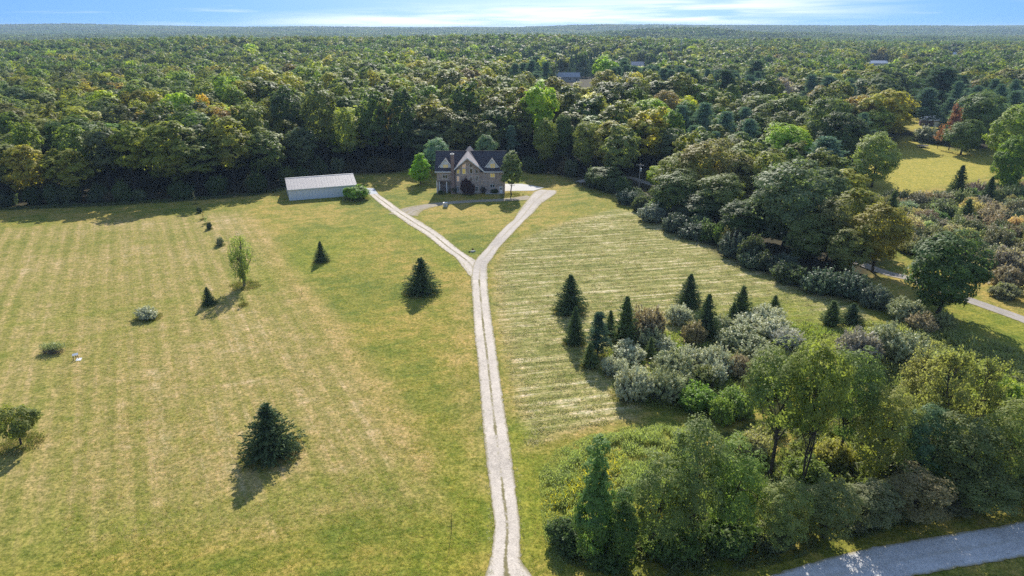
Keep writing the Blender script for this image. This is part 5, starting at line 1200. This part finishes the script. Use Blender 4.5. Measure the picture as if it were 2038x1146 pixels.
for xx in (-1.6, 1.0): MB().box(xx, xx+.9, -.03, -.002, 1.6, 2.2).build('window', M_glass, e)

# ------------------------------------------------------------------ weeds, goldenrod, undergrowth (nobody could count them)
def blades(name, poly_px, n, h0, h1, wdt, tints, label, seed, clump=1.2, mat=None, up=1.0):
    rb = np.random.default_rng(seed); P = np.array([G(*p) for p in poly_px]); out_ = []
    lo, hi = P.min(0), P.max(0)
    while sum(len(o) for o in out_) < n:
        q = rb.uniform(lo, hi, (n, 2)); q = q[inpoly(P, q[:, 0], q[:, 1])]; out_.append(q[fbm(q[:, 0]*3, q[:, 1]*3, 4, 2) > rb.uniform(.25, .65, len(q))])
    q = np.concatenate(out_)[:n]; n = len(q); hh = rb.uniform(h0, h1, n)*(.6 + .8*fbm(q[:, 0], q[:, 1], 2.5, 2))*(.25 + .75*S(0, 3, polydist(P, q[:, 0], q[:, 1])))
    c = np.stack([q[:, 0], q[:, 1], hz(q[:, 0], q[:, 1]) + FLAT(q[:, 0], q[:, 1]) + hh*rb.uniform(.25, 1, n)], 1)
    T = np.stack([rb.normal(0, .35, n), rb.normal(0, .35, n), np.full(n, up)], 1); f = Foliage()
    f.add(quads(c, rsph(rb, n), T, hh*.28*rb.uniform(.6, 1.2, n)/max(up, .5), wdt*rb.uniform(.6, 1.3, n)), np.clip(rb.normal(.5, .22, n), 0, 1))
    o = link(name, f.mesh(name, mat or M_leaf)); o['tint'] = list(tints); return tag(o, label, None, None, 'stuff')
WEED = [(1072,945),(1105,897),(1170,868),(1260,846),(1340,842),(1420,860),(1400,930),(1290,1000),(1180,1060),(1110,1150),(1085,1090),(1076,1010)]
blades('tall_weeds', WEED, 52000, .4, 1.0, .05, (.14, .155, .062), 'tall rough weeds at the left end of the near wood', 1)
blades('goldenrod', [(1074,1000),(1100,960),(1190,880),(1270,900),(1250,1010),(1150,1075),(1100,1060)], 1700, .9, 1.25, .04, (.24, .20, .02), 'yellow goldenrod flowering among the weeds', 2, up=.5)
blades('undergrowth', [(1120,1120),(1300,1000),(1420,870),(1560,820),(1720,760),(1900,700),(2100,760),(2100,1000),(2000,1010),(1760,1060),(1560,1120),(1300,1180)], 60000, .3, 1.4, .10, (.07, .08, .03), 'leafy undergrowth beneath the near wood', 3, up=.4)
blades('island_undergrowth', [(1170,720),(1240,670),(1400,650),(1600,640),(1700,660),(1640,740),(1480,840),(1340,830),(1240,800)], 26000, .25, .9, .09, (.10, .12, .035), 'rough grass between the shrubs of the island', 4, up=.6)
blades('thicket_grass', [(1700,420),(1760,395),(1850,385),(1930,372),(2080,350),(2100,560),(1960,560),(1850,520),(1790,500)], 40000, .3, 1.1, .14, (.10, .11, .045), 'rough grass between the shrubs of the right thicket', 5, up=.6)
blades('verge_weeds', [(1540,700),(1700,640),(1900,650),(2038,700),(2100,800),(1900,760),(1700,760),(1600,800)], 30000, .3, 1.2, .10, (.13, .135, .055), 'tall pale weeds between the near wood and the lane', 6, up=.6)
blades('wood_edge_weeds', EDGE[1:9] + [(x_, y_+6) for x_, y_ in EDGE[1:9]][::-1], 14000, .3, 1.0, .12, (.06, .07, .03), 'rank grass along the foot of the wood', 7, up=.6)


# ------------------------------------------------------------------ grass tufts and cut straw lying on the fields
def tuft_mesh(name, rg, n, r, h, flat_):
    f = Foliage(); P = np.stack([rg.normal(0, r, n), rg.normal(0, r, n), rg.uniform(.2, 1, n)*h*.6], 1)
    T = np.stack([rg.normal(0, .6+flat_, n), rg.normal(0, .6+flat_, n), np.full(n, 1.0-flat_*.85)], 1)
    f.add(quads(P, rsph(rg, n) + [0, 0, flat_*2], T, h*.6*rg.uniform(.6, 1.3, n), h*.16*rg.uniform(.7, 1.3, n)), np.clip(rg.normal(.5, .2, n), 0, 1)); return f.mesh(name, M_straw)
M_straw = leafmat('straw', .3, .1, .7, .02, (1.1, 1.1, .8), .50)
rt = np.random.default_rng(31)
tufts = [tuft_mesh('grass_tuft', rt, 12, .13, .10, 0) for _ in range(3)] + [tuft_mesh('straw_wisp', rt, 16, .24, .16, .85) for _ in range(3)]
TC = src_collection('tufts', tufts)
def on_ground(x, y): return np.stack([x, y, hz(x, y) + FLAT(x, y) + .01], 1)
mains = [np.array(mid_w(q)[0]) for q in (main, left, right, arc)]
def offdrive(x, y):
    return np.minimum.reduce([linedist(l, x, y) for l in mains]) > 2.6
def spread_px(n, x0, x1, y0, y1):
    """denser towards the camera, where single tufts can be told apart"""
    y = y0 + (y1-y0) * rt.random(n)**1.7; x = rt.uniform(x0, x1, n) * (.35 + .65*(y-y0)/(y1-y0)) ; return x, y
def place(name, x, y, idx0, pal, smin, smax, label):
    n = len(x); k = rt.integers(0, len(pal), n); ti = np.array(pal)[k]*(1+rt.normal(0, .15, (n, 1))); sc_ = rt.uniform(smin, smax, n)
    scatter(name, on_ground(x, y), np.stack([sc_]*3, 1), np.stack([np.zeros(n), np.zeros(n), rt.uniform(0, 6.28, n)], 1), idx0 + rt.integers(0, 3, n), np.clip(ti, .01, 1), TC, label)
y = 42 + 130*rt.random(190000)**1.6; x = (rt.random(190000)*1.35 - .85) * (y*.93 + 18)*.78
u1 = x*math.cos(R(28.5)) + y*math.sin(R(28.5)); m_ = (.30*vnoise(u1, x*0 + y*.03, 1.3) + .15*vnoise(u1, y*.1, .6) + .5*fbm(x, y, 5, 2) > rt.uniform(.05, .95, len(x))) & ~inpoly(POLY['hay'], x, y) & offdrive(x, y) & (wooded(x, y) < -4) & ~inpoly(np.array([G(*p) for p in WEED]), x, y) & (x < 12)
x, y = x[m_], y[m_]; tn_ = inpoly(POLY['lefttan'], x, y)
place('dry_grass', x[tn_], y[tn_], 0, [(.46, .39, .15), (.54, .44, .21), (.37, .35, .09), (.60, .50, .30), (.31, .33, .07)], .6, 1.2, 'dry short grass over the left field')
place('lawn_grass', x[~tn_], y[~tn_], 0, [(.30, .34, .05), (.42, .40, .08), (.24, .30, .04), (.55, .45, .16)], .6, 1.2, 'short green grass beside the drive')
y = 62 + 125*rt.random(120000)**1.3; x = rt.uniform(-12, 95, 120000); v1 = -x*math.sin(R(12)) + y*math.cos(R(12)) + 1.6*fbm(x, y, 26, 2)
rowf = .5 + .5*np.cos(v1*2*math.pi/2.1); m_ = inpoly(POLY['hay'], x, y) & ((.75*rowf**2 + .7*fbm(x, y, 4, 3)) > rt.uniform(.35, 1.5, len(x)))
place('cut_straw', x[m_], y[m_], 3, [(.44, .40, .21), (.40, .37, .16), (.54, .48, .30), (.31, .32, .10)], .6, 1.3, 'pale cut hay lying in rows on the right field')
# longer grass left standing round the feet of lone plants
xs, ys = [], []
for a, b, r_ in PLANTED:
    if a < 20 and 60 < b < 214: n = int(90*r_); q = rt.uniform(0, 6.28, n); rr = r_*rt.uniform(.3, 1.0, n); xs.append(a + rr*np.cos(q)); ys.append(b + rr*np.sin(q))
xs, ys = np.concatenate(xs), np.concatenate(ys); k_ = offdrive(xs, ys)
place('uncut_grass', xs[k_], ys[k_], 0, [(.16, .19, .04), (.22, .22, .06), (.34, .28, .12)], 1.6, 3.0, 'longer grass left uncut round the lone plants')
# loose stones and grit strayed from the drive
xs, ys = [], []
for l, hw in zip(mains, (1.5, 1.4, 1.8, 1.6)):
    for a, b in zip(l[:-1], l[1:]):
        L = np.hypot(*(b-a)); n = int(L*22); q = rt.random(n)[:, None]; d_ = (b-a)/L; nn = np.array([-d_[1], d_[0]]); o_ = rt.choice([-1, 1], n)*(hw + np.abs(rt.normal(0, .28, n)) - .12); P_ = a + (b-a)*q + nn*o_[:, None]; xs.append(P_[:, 0]); ys.append(P_[:, 1])
xs, ys = np.concatenate(xs), np.concatenate(ys); k_ = (np.minimum.reduce([linedist(l, xs, ys) for l in mains]) > 1.15) & ~((ys > 206) & (xs > 2) & (xs < 16)) & (rt.random(len(xs)) < .6)
place('verge_grass', xs[k_], ys[k_], 0, [(.34, .34, .09), (.50, .42, .18), (.62, .56, .44), (.28, .31, .06)], .6, 1.3, 'ragged grass creeping over the gravel edges')

# ------------------------------------------------------------------ haze
hb = MB().box(-9300, 9300, -700, 9100, -14, 63); m, t, out = newmat('haze_air')
pv = nd(t, 'ShaderNodeVolumePrincipled'); pv.inputs['Color'].default_value = (.50, .72, 1.0, 1); pv.inputs['Density'].default_value = HAZE_DENS; pv.inputs['Anisotropy'].default_value = .2
t.links.new(pv.outputs[0], out.inputs['Volume']); tag(hb.build('haze', m), 'thin blue summer haze over the whole land', None, None, 'stuff')
